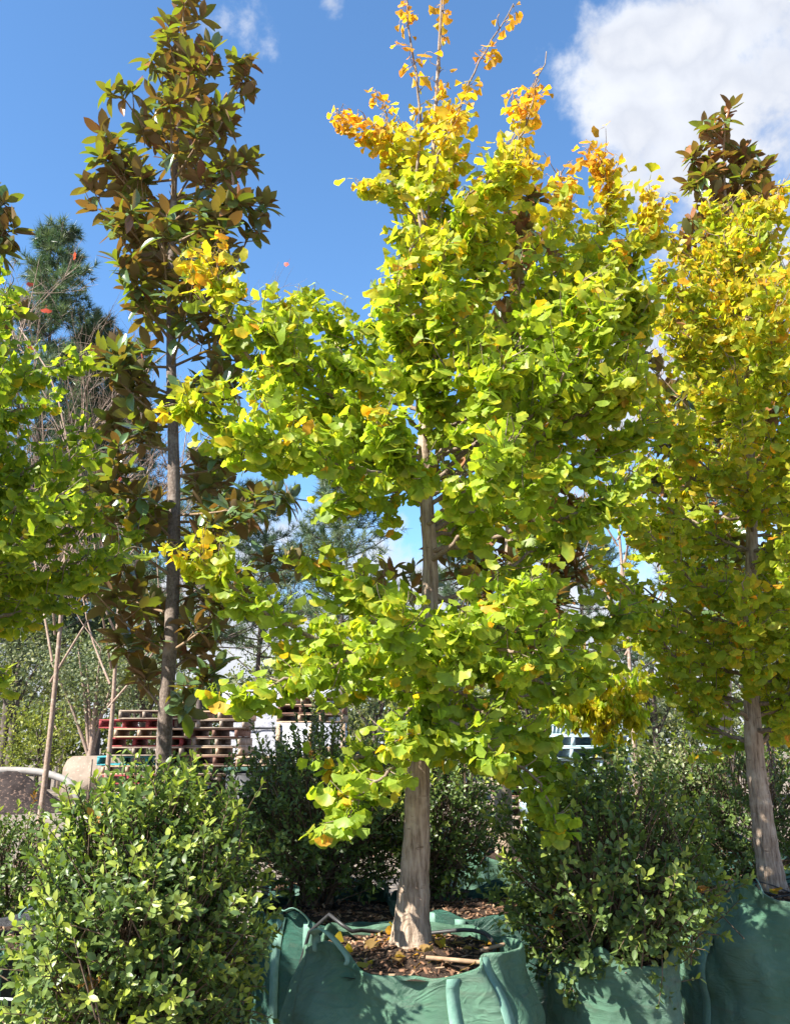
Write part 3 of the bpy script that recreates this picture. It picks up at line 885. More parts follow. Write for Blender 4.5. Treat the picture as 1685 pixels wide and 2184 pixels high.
# trunk starts in the soil
main_trunk = [(main_base.x, YM, SOIL_A - .05)] + px_line([(882, 1920), (888, 1800), (893, 1620), (911, 1400), (917, 1200), (905, 1000), (906, 880), (915, 700), (914, 500), (925, 300), (936, 100), (946, -90)], YM)
ML = [  # (photo places with depth offsets, base radius, side twig length, bare share, tip yellowing)
    ([(903, 1010), (800, 985, -.1), (650, 890, -.25), (520, 745, -.3), (470, 610, -.32), (447, 552, -.32)], .016, .30, .16, .45),
    ([(905, 985), (790, 920, -.05), (650, 770, -.1), (600, 640, -.1)], .013, .30, .2, .15),
    ([(905, 890), (810, 790, .1), (720, 690, .15), (650, 630, .15)], .012, .28, .2, .1),
    ([(905, 1020), (720, 985, -.2), (520, 915, -.4), (385, 850, -.45)], .014, .27, .2, .25),
    ([(904, 1030), (780, 1000, -.4), (620, 960, -.6), (520, 900, -.7)], .012, .26, .25, .0),
    ([(915, 1340), (800, 1400, -.1), (600, 1330, -.25), (480, 1240, -.3), (405, 1165, -.3)], .015, .27, .18, .5),
    ([(911, 1400), (760, 1410, -.2), (620, 1450, -.35), (490, 1490, -.4)], .013, .24, .2, .0),
    ([(908, 1470), (810, 1350, -.1), (740, 1240, -.15), (655, 1180, -.15)], .012, .22, .25, .35),
    ([(900, 1580), (810, 1600, -.15), (730, 1650, -.25), (715, 1770, -.3)], .011, .20, .25, .05),
    ([(900, 1570), (840, 1640, -.3), (770, 1690, -.4), (740, 1760, -.45)], .009, .18, .3, .0),
    ([(900, 1560), (1000, 1590, -.1), (1130, 1650, -.2), (1190, 1760, -.25)], .011, .22, .25, .0),
    ([(905, 1520), (1020, 1540, .1), (1150, 1600, .1), (1210, 1700, .1)], .010, .22, .25, .0),
    ([(907, 1010), (1040, 830, -.1), (1160, 650, -.15), (1200, 490, -.15), (1195, 365, -.15)], .017, .30, .28, .45),
    ([(907, 960), (1080, 790, .1), (1230, 590, .15), (1295, 430, .15), (1280, 335, .15)], .015, .28, .3, .45),
    ([(910, 1040), (1120, 850, .05), (1290, 650, .1), (1360, 520, .1), (1392, 432, .1)], .014, .28, .3, .4),
    ([(912, 1060), (1090, 920, -.2), (1230, 830, -.35), (1320, 800, -.4)], .013, .27, .25, .25),
    ([(915, 1130), (1090, 1060, -.1), (1280, 960, -.1), (1390, 890, -.1)], .013, .27, .22, .05),
    ([(917, 1260), (1080, 1340, .1), (1240, 1340, .2), (1340, 1290, .2)], .013, .25, .22, .0),
    ([(912, 1400), (1050, 1430, -.15), (1180, 1460, -.25), (1270, 1440, -.3)], .012, .24, .2, .0),
    ([(910, 1450), (1020, 1490, .2), (1140, 1480, .35), (1230, 1420, .4)], .011, .24, .22, .0),
    ([(916, 1200), (1010, 1120, -.3), (1110, 1060, -.5), (1180, 990, -.6)], .012, .25, .25, .0),
    ([(916, 1290), (1040, 1240, .2), (1160, 1160, .35), (1260, 1100, .4)], .012, .2, .35, .0),
    ([(906, 880), (930, 760, -.35), (945, 620, -.5), (950, 520, -.55)], .011, .27, .18, .12),
    ([(906, 900), (860, 770, -.3), (850, 640, -.4), (880, 520, -.4)], .011, .25, .2, .1),
    ([(912, 760), (1000, 640, .1), (1040, 520, .12), (1050, 440, .12)], .010, .26, .15, .2),
    ([(910, 1010), (990, 900, -.45), (1060, 820, -.6), (1080, 760, -.65)], .012, .25, .25, .0),
    ([(915, 1090), (850, 1020, .3), (780, 880, .5), (760, 760, .6)], .012, .27, .2, .0),
    ([(910, 1410), (880, 1400, -.4), (850, 1340, -.6), (835, 1280, -.65)], .010, .2, .25, .05),
    ([(908, 1480), (940, 1440, -.4), (980, 1380, -.55), (1000, 1330, -.6)], .010, .2, .25, .05),
    ([(905, 1500), (870, 1520, -.35), (850, 1560, -.45), (840, 1590, -.5)], .009, .17, .25, .0),
    ([(902, 1530), (950, 1530, -.35), (1010, 1560, -.45), (1060, 1610, -.5)], .009, .18, .2, .0),
    ([(914, 640), (890, 400, -.1), (897, 250, -.12), (872, 60, -.12), (868, -20, -.12)], .010, .15, .2, .55),
    ([(914, 600), (950, 400, -.1), (990, 200, -.1), (1095, 8, -.1)], .010, .15, .15, .5),
    ([(914, 650), (1000, 470, .1), (1085, 320, .1), (1165, 110, .1)], .010, .18, .15, .45),
    ([(914, 560), (1040, 400, -.15), (1110, 290, -.2), (1150, 170, -.2)], .009, .17, .15, .4),
    ([(914, 520), (870, 330, .1), (790, 285, .1), (712, 238, .1)], .008, .11, .2, .5),
    ([(914, 470), (860, 310, .0), (770, 252, .0)], .007, .12, .25, .45),
    ([(914, 600), (870, 420, .2), (835, 330, .25), (820, 215, .25)], .009, .17, .15, .3),
    ([(913, 560), (860, 420, -.3), (815, 390, -.35), (772, 398, -.35)], .007, .12, .3, .2),
    ([(914, 480), (930, 350, -.3), (960, 260, -.35), (985, 215, -.35)], .008, .2, .15, .3),
    ([(913, 540), (1000, 420, -.35), (1070, 380, -.4), (1130, 350, -.4)], .008, .2, .15, .25),
    ([(920, 420), (930, 300, .15), (935, 180, .1), (943, 40, .05), (947, -60, 0)], .006, .10, .15, .4),
    ([(914, 700), (840, 650, .2), (810, 620, .25)], .007, .18, .25, .1),
    ([(914, 740), (1000, 700, .3), (1010, 600, .35)], .009, .22, .2, .0),
    ([(908, 830), (980, 740, -.2), (1020, 700, -.25)], .009, .22, .2, .0),
    ([(909, 850), (1060, 760, -.25), (1190, 700, -.35), (1250, 590, -.38)], .010, .27, .25, .05),
    ([(906, 910), (1100, 780, -.1), (1260, 640, -.15), (1320, 520, -.15)], .010, .27, .3, .15),
    ([(914, 1080), (1120, 900, -.35), (1260, 720, -.45), (1310, 640, -.5)], .010, .27, .25, .05),
    ([(908, 820), (1110, 720, .3), (1230, 640, .35), (1240, 520, .35)], .010, .27, .25, .1),
    ([(914, 1130), (1170, 920, .1), (1330, 740, .1), (1370, 640, .1)], .010, .26, .3, .1),
    ([(910, 1440), (905, 1420, -.2), (914, 1370, -.32), (912, 1300, -.38)], .008, .16, .2, .0),
    ([(905, 1570), (890, 1530, -.2), (918, 1470, -.36)], .008, .16, .2, .0),
    ([(903, 1580), (930, 1560, -.2), (905, 1575, -.34)], .007, .13, .2, .0),
    ([(906, 870), (915, 840, -.2), (898, 760, -.3), (905, 680, -.34)], .008, .17, .1, .0),
    ([(914, 720), (925, 660, -.15), (915, 560, -.25), (925, 480, -.3)], .008, .17, .1, .1),
    ([(906, 960), (940, 900, -.2), (925, 840, -.3), (900, 790, -.35)], .008, .16, .15, .0),
    ([(908, 1120), (980, 1060, -.5), (1050, 1000, -.7), (1090, 930, -.75)], .010, .24, .2, .0),
    ([(908, 1150), (1000, 1110, .3), (1120, 1000, .5), (1200, 900, .55)], .011, .27, .15, .0),
    ([(908, 1000), (1010, 900, .35), (1090, 860, .5), (1140, 800, .55)], .011, .25, .15, .0),
    ([(908, 1330), (1010, 1300, -.4), (1090, 1280, -.55), (1160, 1220, -.6)], .010, .22, .2, .0),
    ([(908, 1400), (1040, 1380, -.35), (1130, 1390, -.5), (1200, 1380, -.55)], .010, .22, .2, .0),
    ([(908, 1350), (1060, 1390, .3), (1190, 1420, .5), (1300, 1400, .55)], .010, .24, .2, .0),
    ([(908, 1500), (1000, 1510, -.2), (1090, 1540, -.3), (1160, 1570, -.35)], .010, .2, .2, .0),
    ([(908, 1480), (830, 1460, .2), (740, 1440, .3), (680, 1400, .35)], .010, .24, .2, .0),
    ([(908, 1420), (820, 1400, .4), (700, 1370, .5), (600, 1400, .55)], .010, .22, .2, .0),
    ([(908, 1340), (850, 1300, -.25), (790, 1250, -.35), (760, 1210, -.35)], .009, .18, .2, .1),
    ([(905, 1020), (830, 1050, -.2), (760, 1060, -.3), (700, 1070, -.35)], .010, .2, .2, .0),
    ([(906, 1050), (880, 1010, -.5), (850, 950, -.65), (830, 880, -.7)], .010, .23, .3, .0),
    ([(906, 880), (960, 820, -.4), (1010, 780, -.5), (1030, 740, -.5)], .009, .22, .2, .0),
    ([(906, 820), (880, 740, .3), (840, 700, .45), (800, 690, .5)], .009, .24, .2, .0),
    ([(914, 640), (960, 560, -.2), (1000, 500, -.25), (1040, 470, -.25)], .009, .22, .15, .1),
    ([(914, 700), (890, 600, -.2), (870, 540, -.25), (860, 480, -.25)], .009, .2, .15, .1),
    ([(907, 990), (1180, 850, .2), (1260, 740, .25), (1330, 660, .25)], .011, .26, .35, .05),
    ([(907, 1080), (1200, 900, -.2), (1300, 860, -.3), (1350, 780, -.3)], .011, .24, .35, .15),
    ([(912, 1180), (1150, 1120, -.3), (1260, 1080, -.4), (1350, 1010, -.45)], .011, .24, .3, .0),
    ([(905, 1000), (750, 930, .3), (620, 860, .45), (540, 800, .5)], .011, .27, .2, .0),
    ([(905, 960), (720, 860, -.3), (600, 760, -.45), (560, 680, -.5)], .011, .27, .25, .05),
    ([(908, 930), (830, 850, -.3), (760, 800, -.4), (720, 740, -.45)], .010, .25, .2, .0),
]


def main_yel(p, f):
    px, py, _ = project(np.array([p]))
    y = float(np.interp(py[0], [100, 250, 400, 560, 800, 1100, 1800], [.90, .66, .46, .34, .26, .22, .20]))
    return y


limbs = [(px_line(pts, YM), r0, tl, bare, tip) for pts, r0, tl, bare, tip in ML]
GINKGO_MAIN, LM = ginkgo('orange-topped ginkgo with lime green lower leaves, in the slumped green sack',
                         [Vector(p) for p in main_trunk], [.083, .066, .058, .052, .043, .036, .031, .027, .024, .018, .013, .009, .006, .003],
                         limbs, 11, .0465, yel=main_yel, per=3.9, dens=lambda p: float(np.interp(project(np.array([p]))[1][0], [0, 150, 280, 450], [.16, .22, .6, 1.0])))


def profile_limbs(base, trunk, rng, n, z0, z1, prof, depth=1.0, rise=.55, r0=.013, tl=.25, tip=.2, bare=.15):
    """ascending limbs all round a trunk; prof(z) = reach of the crown at height z"""
    T = resample(trunk, 60)
    out = []
    for k in range(n):
        z = z0 + (z1 - z0) * ((k + rng.random()) / n)
        i = int(np.argmin(np.abs(T[:, 2] - z)))
        az = k * 2.399 + rng.normal(0, .25)
        tipz = z + rise * rng.uniform(.5, 1.3)
        rch = prof(tipz) * rng.uniform(.72, 1.08)
        p0 = T[i]
        e = np.array((T[i][0] + rch * math.cos(az), T[i][1] + rch * math.sin(az) * depth, tipz))
        mid = p0 + (e - p0) * .5 + np.array((0, 0, -.10 * rch))
        out.append(([p0, mid, e], r0 * (1.1 - .7 * k / n), tl, bare, tip))
    return out


# the yellow ginkgo
rg = np.random.default_rng(21)
YR = 4.95
rb = at(1652, 1935, YR)
BAG_B, SOIL_B = bag('crinkled green sack planter holding the yellow ginkgo, black wires at its stem', rb.x, YR, .47, .86, 'bag', 3.0, .12, 8, shoulder=.14, rim=[(-2.3, .3, .04)], soil_z=.835, wr=.024, strap_at=[-1.2, -.6, .9, 2.4, -2.75], loops=[1, 2])
r_trunk = [(rb.x, YR, SOIL_B - .05)] + px_line([(1640, 1850), (1622, 1720), (1608, 1600), (1600, 1400), (1603, 1150), (1598, 900), (1592, 650), (1588, 500), (1582, 400)], YR)


def r_prof(z):
    return float(np.interp(z, [1.5, 1.9, 2.5, 3.1, 3.7, 4.2, 4.6, 5.05], [.50, .80, .97, .97, .82, .60, .34, .08]))


def r_yel(p, f):
    return float(np.interp(p[2], [1.8, 2.4, 3.0, 3.7, 4.4], [.33, .37, .42, .47, .50])) + .05 * math.sin(p[0] * 9 + p[2] * 5)


rl_ = profile_limbs(rb, r_trunk, rg, 70, 1.55, 4.45, r_prof, 1.0, .45, tl=.26, tip=.08)
rl_ += [(px_line(p, YR), .008, .12, .3, .15) for p in ([(1590, 700), (1480, 560, -.1), (1395, 470, -.1)], [(1592, 650), (1540, 500), (1505, 420)], [(1590, 560), (1640, 470), (1672, 380)],
                                                       [(1588, 600), (1600, 480, -.1), (1610, 420, -.1)], [(1595, 760), (1450, 640, -.2), (1400, 560, -.2)])]
GINKGO_R, _ = ginkgo('ginkgo turned bright yellow nearly all over, pale trunk in the crinkled green sack', [Vector(p) for p in r_trunk],
                     [.080, .066, .055, .048, .040, .032, .024, .016, .009, .004], rl_, 22, .045, yel=r_yel, per=3.0, cell=22)

# the green ginkgo with yellow leaf margins
YL = 4.15
lb = at(-170, 2010, YL)
BAG_J, SOIL_J = bag('charcoal sack planter with brown mulch under the yellow-edged green ginkgo', lb.x, YL - .05, .50, .80, 'bag_black', 3.4, .1, 12, soil_z=.77)
l_trunk = [(lb.x, YL, SOIL_J - .05)] + px_line([(-165, 1850), (-160, 1500), (-150, 1100), (-140, 800), (-135, 600)], YL)


def l_prof(z):
    return float(np.interp(z, [1.8, 2.1, 2.5, 2.9, 3.3, 3.6, 3.9, 4.3], [.62, .90, 1.0, 1.0, .84, .66, .42, .08]))


rg2 = np.random.default_rng(31)
ll_ = profile_limbs(lb, l_trunk, rg2, 56, 2.1, 3.75, l_prof, 1.0, .38, tl=.27, tip=.05)
ll_.append((px_line([(-150, 1350), (-60, 1420, -.1), (20, 1440, -.15)], YL), .008, .12, .3, .1))
GINKGO_L, _ = ginkgo('green ginkgo whose leaves have thin yellow margins, in the charcoal sack', [Vector(p) for p in l_trunk], [.075, .06, .045, .03, .014, .004], ll_, 32, .048,
                     yel=lambda p, f: .03, per=2.5, edge_col=(2.0, 1.45, 1.1), cell=22)

# ------------------------------------------------------------------ magnolias
def magnolia(label, trunk_pts, trunk_r, prof, seed, z0, z1, nb, size=.165, n_single=300, bark='magnolia_bark', extra=(), rise=.35, cell=26, group=None, dens=1.0, clear_z=0.0, rust=lambda z: .1):
    rng = np.random.default_rng(seed)
    root = thing('magnolia_tree', label, 'tree', trunk_pts[0], group)
    P = resample(trunk_pts, 50)
    tr = np.interp(np.linspace(0, 1, 50), np.linspace(0, 1, len(trunk_r)), trunk_r)
    trunk = part(MB().tube(P, tr, 18, True, .035, rng), 'trunk', M[bark], root)
    L = Leaves(MAGNOLIA, seed)
    tw = MB()

    def rosette(p, ax, k=8, s=1.0):
        ax = unit(ax)
        a0 = rng.uniform(0, 2 * PI)
        u = unit(np.cross(ax, (0.3, .2, 1.0) if abs(ax[2]) < .9 else (1., 0, 0)))
        w = np.cross(ax, u)
        for j in range(k):
            a = a0 + j * 2.399
            open_ = R(rng.uniform(20, 60) + (rng.uniform(45, 85) if rng.random() < .55 * (1.15 - j / k) else rng.uniform(0, 20)))
            rad_ = math.cos(a) * u + math.sin(a) * w
            d = math.cos(open_) * ax + math.sin(open_) * rad_
            d = unit(d + rng.normal(0, .1, 3) + np.array((0, 0, -.05)))
            nr = math.sin(open_) * ax - math.cos(open_) * rad_ + rng.normal(0, .16, 3)
            c = np.array((.085, .145, .055)) * rng.uniform(.7, 1.5) + (np.array((.05, .05, 0)) if rng.random() < .12 else 0)
            if rng.random() < rust(p[2]):
                c = np.array((.26, .115, .045)) * rng.uniform(.7, 1.3)
            L.add(p - ax * (.05 * (1 - j / k)) * s, d, nr, size * s * rng.uniform(.68, 1.12), c)

    def shoot(B, r0, name=None):
        n = len(B)
        if name:
            part(MB().tube(B, np.linspace(r0, .004, n), 7), name, M['magnolia_twig'], root, under=trunk)
        else:
            tw.tube(B, np.linspace(r0, .003, n), 4, cap=False)
        rosette(B[-1], unit(B[-1] - B[-2]) + np.array((0, 0, .35)), int(rng.integers(7, 11)))

    for k in range(nb):
        z = z0 + (z1 - z0) * (k + rng.random()) / nb
        i = int(np.argmin(np.abs(P[:, 2] - z)))
        az = k * 2.399 + rng.normal(0, .3)
        if z < clear_z and math.sin(az) < -.75:
            continue
        tipz = z + rise * rng.uniform(.5, 1.4)
        rch = prof(tipz) * rng.uniform(.75, 1.05)
        e = np.array((P[i][0] + rch * math.cos(az), P[i][1] + rch * math.sin(az), tipz))
        mid = P[i] + (e - P[i]) * .55 + np.array((0, 0, -.08 * rch))
        B = resample([P[i], mid, e], 12)
        shoot(B, .011, 'branch')
        m = max(2, int(rch / .085 * dens))
        for q in range(m):
            f = .25 + .72 * (q + rng.random()) / m
            j = min(int(f * 11), 10)
            d = unit(unit(B[j + 1] - B[j]) * .5 + rng.normal(0, .6, 3) + np.array((0, 0, .55)))
            l_ = rng.uniform(.06, .17)
            shoot(resample([B[j], B[j] + d * l_ * .5, B[j] + d * l_ + (0, 0, .02)], 4), .005)
    for pts in extra:
        B = resample(pts, 12)
        shoot(B, .009, 'branch')
        for f in (5, 7, 8, 9, 10):
            d = unit(unit(B[f] - B[f - 1]) * .8 + rng.normal(0, .5, 3) + np.array((0, 0, .4)))
            shoot(resample([B[f], B[f] + d * .05, B[f] + d * rng.uniform(.07, .14)], 4), .004)
    # leaves along the leader
    for z in np.arange(z1 - .2, P[-1][2], .10):
        i = int(np.argmin(np.abs(P[:, 2] - z)))
        rosette(P[i], (rng.normal(0, .2), rng.normal(0, .2), 1), 6)
    rosette(P[-1], (0, 0, 1), 11)
    part(tw, 'twigs', M['magnolia_twig'], root, kind='stuff')
    L.finish(root, 'magnolia', n_single=n_single, cell=cell, smooth=True)
    return root


def magnolia_bag(label, px, py, Y, seed, half=.45, top=.82, mat='bag', dx=0, **kw):
    b = at(px, py, Y)
    bag(label, b.x + dx, Y, half, top, mat, 3.4, .2, seed, nt=96, nz=30, mulch=False, **kw)
    return b


YG = 5.9
b = magnolia_bag('green sack planter standing behind the round shrub, the tall magnolia in it', 340, 1900, YG, 14, loops=False)
mt = [(b.x, YG, .75)] + px_line([(352, 1560), (368, 1300), (372, 1050), (365, 700), (372, 400), (388, 150), (394, -10), (398, -60)], YG)


def mg_prof(z):
    return float(np.interp(z, [1.6, 2.1, 2.7, 3.3, 4.0, 4.7, 5.4, 6.0, 6.6, 7.2, 7.6], [.34, .50, .72, .66, .52, .58, .58, .52, .38, .17, .06]))


magnolia('tall slim magnolia with rust-backed leaves behind the big round shrub', [Vector(p) for p in mt], [.054, .048, .045, .041, .032, .022, .013, .008, .004],
         mg_prof, 41, 1.75, 6.9, 66, size=.172, n_single=300, dens=1.15, clear_z=3.9, rust=lambda z: float(np.interp(z, [4.5, 6.5], [.02, .32])),
         extra=[px_line([(365, 560), (290, 420, -.1), (215, 285, -.15)], YG), px_line([(380, 420), (480, 250), (530, 130)], YG), px_line([(366, 640), (250, 500, -.1), (195, 395, -.1)], YG),
                px_line([(372, 1100), (480, 1090, -.2), (620, 1060, -.3)], YG), px_line([(370, 700), (500, 560, .1), (560, 440, .1)], YG)], cell=28)

YG2 = 6.9
b = magnolia_bag('green sack planter behind the slumped sack, foot of the magnolia with several upright stems', 1078, 1835, YG2, 15, top=.84, loops=[1, 2])
mt = [(b.x, YG2, .78)] + px_line([(1072, 1700), (1082, 1520), (1085, 1300), (1090, 1000), (1100, 750), (1120, 560), (1128, 470)], YG2)


def mg2_prof(z):
    return float(np.interp(z, [2.0, 2.5, 3.2, 4.0, 4.8, 5.5, 6.1, 6.5], [.35, .62, .72, .6, .5, .36, .18, .06]))


magnolia('magnolia almost hidden by the orange-topped ginkgo, rust leaves showing through its gap', [Vector(p) for p in mt], [.075, .066, .058, .045, .034, .022, .01, .004], mg2_prof, 42, 1.9, 6.0, 50, size=.175, dens=1.3, rust=lambda z: .45,
         n_single=150, bark='pale_bark', extra=[px_line([(1082, 1330), (1130, 1250), (1180, 1150), (1215, 1040)], YG2), px_line([(1082, 1310), (1160, 1230, -.1), (1220, 1150, -.1)], YG2),
                                               px_line([(1084, 1400), (1040, 1280), (1010, 1220)], YG2), px_line([(1085, 1200), (930, 1240, .2), (830, 1220, .3)], YG2)], cell=28)

YG3 = 7.6
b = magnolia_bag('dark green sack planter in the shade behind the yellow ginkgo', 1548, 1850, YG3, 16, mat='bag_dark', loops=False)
mt = [(b.x, YG3, .75)] + px_line([(1546, 1650), (1548, 1300), (1550, 900), (1552, 600), (1545, 400), (1540, 290)], YG3)


def mg3_prof(z):
    return float(np.interp(z, [2.2, 3.0, 4.0, 5.0, 6.0, 6.9, 7.5, 7.9], [.4, .72, .78, .66, .50, .40, .28, .08]))


magnolia('magnolia whose rusty top rises above the yellow ginkgo', [Vector(p) for p in mt], [.058, .05, .042, .034, .024, .012, .004], mg3_prof, 43, 2.2, 7.3, 50, size=.18, dens=1.3, rust=lambda z: float(np.interp(z, [4, 6.5], [.1, .6])), n_single=150, bark='pale_bark',
         extra=[px_line([(1550, 700), (1600, 520), (1625, 370)], YG3), px_line([(1550, 620), (1570, 450), (1590, 330)], YG3), px_line([(1550, 600), (1520, 420), (1490, 330)], YG3),
                px_line([(1550, 1000), (1450, 850, -.1), (1360, 760, -.1)], YG3)], cell=28)

YG4 = 5.6
b = magnolia_bag('green sack planter at the end of the row, the magnolia beside the pines in it', -170, 1900, YG4, 17, loops=False)
mt = [(b.x, YG4, .75)] + px_line([(-165, 1500), (-160, 1100), (-150, 700), (-140, 480), (-135, 340)], YG4)
magnolia('magnolia with large rusty leaves standing in front of the pines, behind the yellow-edged ginkgo', [Vector(p) for p in mt], [.058, .05, .04, .028, .012, .004],
         lambda z: float(np.interp(z, [2, 3, 4, 5, 5.8, 6.3], [.4, .62, .6, .5, .35, .08])), 44, 1.9, 5.8, 38, n_single=40,
         extra=[px_line([(-150, 720), (-60, 560), (5, 430)], YG4), px_line([(-150, 760), (-40, 600), (10, 490)], YG4)], cell=28)

# ------------------------------------------------------------------ shrubs
S_DARK, S_MID, S_NEW = np.array((.07, .12, .038)), np.array((.15, .215, .052)), np.array((.35, .41, .075))


def shrub(label, cx, cy, zc, rx, ry, rz, seed, nsh, lsize=.038, n_single=300, new=.22, tall=0, dark=S_DARK, mid=S_MID, newc=S_NEW, cell=14, base_z=.7, group=None, lump=.22, tall_h=.25, name='shrub', per=(6, 10)):
    rng = np.random.default_rng(seed)
    root = thing(name, label, 'shrub', (cx, cy, base_z), group)
    L = Leaves(SHRUB, seed)
    tw = MB()
    d = unit(rng.normal(size=(nsh, 3)))
    r = rng.uniform(.12, 1, nsh) ** .38
    lum = np.array([1 + lump * 1.6 * mnoise.noise((v[0] * 2.3 + seed, v[1] * 2.3, v[2] * 2.3)) + lump * .8 * mnoise.noise((v[0] * 6 + seed, v[1] * 6, v[2] * 6)) for v in d])
    P = np.array((cx, cy, zc)) + d * (r * lum)[:, None] * np.array((rx, ry, rz))
    A = unit(d * .7 + np.array((0, 0, .55)) + rng.normal(0, .35, (nsh, 3)))
    ln = rng.uniform(.05, .12, nsh)
    fresh = (rng.random(nsh) < new) & (r > .72)
    for q in range(tall):       # long new shoots standing out of the top
        az = rng.uniform(0, 2 * PI); f = math.sqrt(rng.random()) * .85
        px_, py_ = cx + rx * f * math.cos(az), cy + ry * f * math.sin(az)
        zz = zc + rz * math.sqrt(max(.02, 1 - f * f)) * .92
        h = tall_h * rng.uniform(.4, 1.1)
        dd = unit(np.array((math.cos(az) * .3 * f, math.sin(az) * .3 * f, 1)) + rng.normal(0, .12, 3))
        steps = max(2, int(h / .05))
        for s_ in range(steps):
            P = np.concatenate([P, [np.array((px_, py_, zz)) + dd * h * s_ / steps]])
            A = np.concatenate([A, [dd]]); ln = np.append(ln, .06); r = np.append(r, 1.0); fresh = np.append(fresh, rng.random() < .35)
        tw.tube([np.array((px_, py_, zz - .15)), np.array((px_, py_, zz)), np.array((px_, py_, zz)) + dd * h], [.004, .003, .0015], 4, cap=False)
    base = np.array((cx, cy, base_z))
    for k in range(14):
        i = int(rng.integers(0, nsh))
        e = P[i]
        s0 = base + np.append(rng.normal(0, .04, 2), 0)
        mid_ = s0 + (e - s0) * .5 + np.array((0, 0, .05))
        part(MB().tube(resample([s0, mid_, e], 8), np.linspace(.013, .004, 8), 6), 'branch', M['shrub_twig'], root)
    for i in range(0, nsh, 2):
        inner = P[i] - A[i] * .14 - (P[i] - base) * .12
        tw.tube([inner, P[i], P[i] + A[i] * ln[i]], [.003, .0024, .0012], 3, cap=False)
    for i in range(len(P)):
        k = int(rng.integers(*per))
        a = A[i]
        u = unit(np.cross(a, (0.1, .3, 1.) if abs(a[2]) < .9 else (1., 0, 0)))
        w = np.cross(a, u)
        j = np.arange(k)
        ang = j * 2.399 + rng.uniform(0, 6.28)
        rad_ = np.cos(ang)[:, None] * u + np.sin(ang)[:, None] * w
        op = R(1) * (rng.uniform(45, 80, k) - 25 * j / k)
        ax = np.cos(op)[:, None] * a + np.sin(op)[:, None] * rad_
        nr = np.sin(op)[:, None] * a - np.cos(op)[:, None] * rad_ + rng.normal(0, .2, (k, 3))
        pos = P[i] + a * ln[i] * (j / k)[:, None]
        t = np.clip(rng.uniform(0, 1, k), 0, 1)[:, None]
        c = dark + (mid - dark) * t
        if fresh[i]:
            fr = np.clip((j / k) * 1.2 + rng.uniform(-.2, .3, k), 0, 1)[:, None]
            c = c + (newc - c) * fr
        c = c * rng.uniform(.8, 1.2, (k, 1))
        if rng.random() < .003:
            c = np.array((.32, .16, .03)) * rng.uniform(.7, 1.2, (k, 1))
        L.add(pos, ax, nr, lsize * rng.uniform(.65, 1.15, k), c)
    part(tw, 'twigs', M['shrub_twig'], root, kind='stuff')
    L.finish(root, 'shrub', n_single=n_single, cell=cell, smooth=True)
    return root


def small_bag(label, cx, cy, half, top, seed, mat='bag_dark', **kw):
    kw.setdefault('loops', False)
    return bag(label, cx, cy, half, top, mat, kw.pop('sq', 2.3), .4, seed, nt=120, nz=44, **kw)


# the big round shrub and its sack
c = at(308, 1915, 3.2)
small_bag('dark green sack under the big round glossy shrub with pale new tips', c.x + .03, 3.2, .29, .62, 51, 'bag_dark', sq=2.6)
shrub('big round glossy shrub with yellow-green new tips and long shoots on top', c.x, 3.2, 1.0, .36, .36, .48, 61, 2100, .0365, 300, .42, 14, base_z=.58, tall_h=.16, lump=.27)

# shrub in the ribbed round sack
c = at(1300, 1900, 4.05)
small_bag('round green sack with ribbed horizontal creases under a dark spreading shrub', at(1312, 2100, 4.0).x, 4.05, .27, .77, 52, 'bag', hoops=.0035, sq=2.1, straps=False, wr=.006)
shrub('dark spreading shrub over the ribbed round sack, next to the crinkled sack', c.x, 4.05, 1.05, .45, .40, .46, 62, 1300, .040, 300, .28, 6, base_z=.76, tall_h=.15)

# shrubs of the second row
c = at(700, 1850, 5.1)
small_bag('dark green sack with reddish mulch behind the loops of the slumped sack', at(720, 1900, 5.0).x, 5.0, .44, .78, 53, 'bag_dark', sq=3.0, loops=[0, 2])
shrub('dark dense shrub between the big round shrub and the ginkgo trunk', c.x - .05, 5.1, 1.22, .50, .42, .42, 63, 1050, .036, 150, .08, 4, base_z=.74, cell=16)
c = at(925, 1800, 5.3)
small_bag('dark green sack with one stiff upright corner, right behind the slumped sack', at(1010, 1950, 4.95).x, 5.0, .40, .80, 54, 'bag_dark', sq=3.4, rim=[(-.55, .2, .16)], loops=False)
shrub('dark shrub with small glossy leaves directly behind the ginkgo trunk', c.x, 5.3, 1.22, .38, .40, .42, 64, 1050, .034, 150, .10, 5, base_z=.76, cell=16)
c = at(680, 1650, 6.4)
small_bag('green sack hidden under the sage-grey shrub', c.x, 6.4, .36, .7, 55)
shrub('sage-grey shrub with upright shoots in front of the pallets', c.x, 6.4, 1.12, .40, .36, .42, 65, 700, .036, 120, .3, 34, dark=np.array((.10, .14, .07)), mid=np.array((.19, .23, .12)), newc=np.array((.30, .34, .18)), base_z=.66, cell=14, tall_h=.5)
c = at(1420, 1660, 6.3)
small_bag('green sack hidden under the loose shrub with cream tips', c.x, 6.3, .38, .72, 56)
shrub('loose light green shrub with cream tips behind the dark spreading shrub', c.x, 6.3, 1.12, .46, .40, .46, 66, 800, .038, 120, .35, 10, dark=np.array((.05, .09, .03)), mid=np.array((.12, .17, .06)), newc=np.array((.32, .34, .16)), base_z=.7, cell=16)
c = at(1570, 1800, 6.1)
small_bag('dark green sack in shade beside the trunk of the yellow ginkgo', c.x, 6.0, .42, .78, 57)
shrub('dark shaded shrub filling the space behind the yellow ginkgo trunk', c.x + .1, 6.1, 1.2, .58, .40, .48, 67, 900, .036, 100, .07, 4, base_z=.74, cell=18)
c = at(1180, 1700, 6.0)
small_bag('dark sack below the low shrub with strappy new growth', c.x, 6.0, .33, .68, 58)
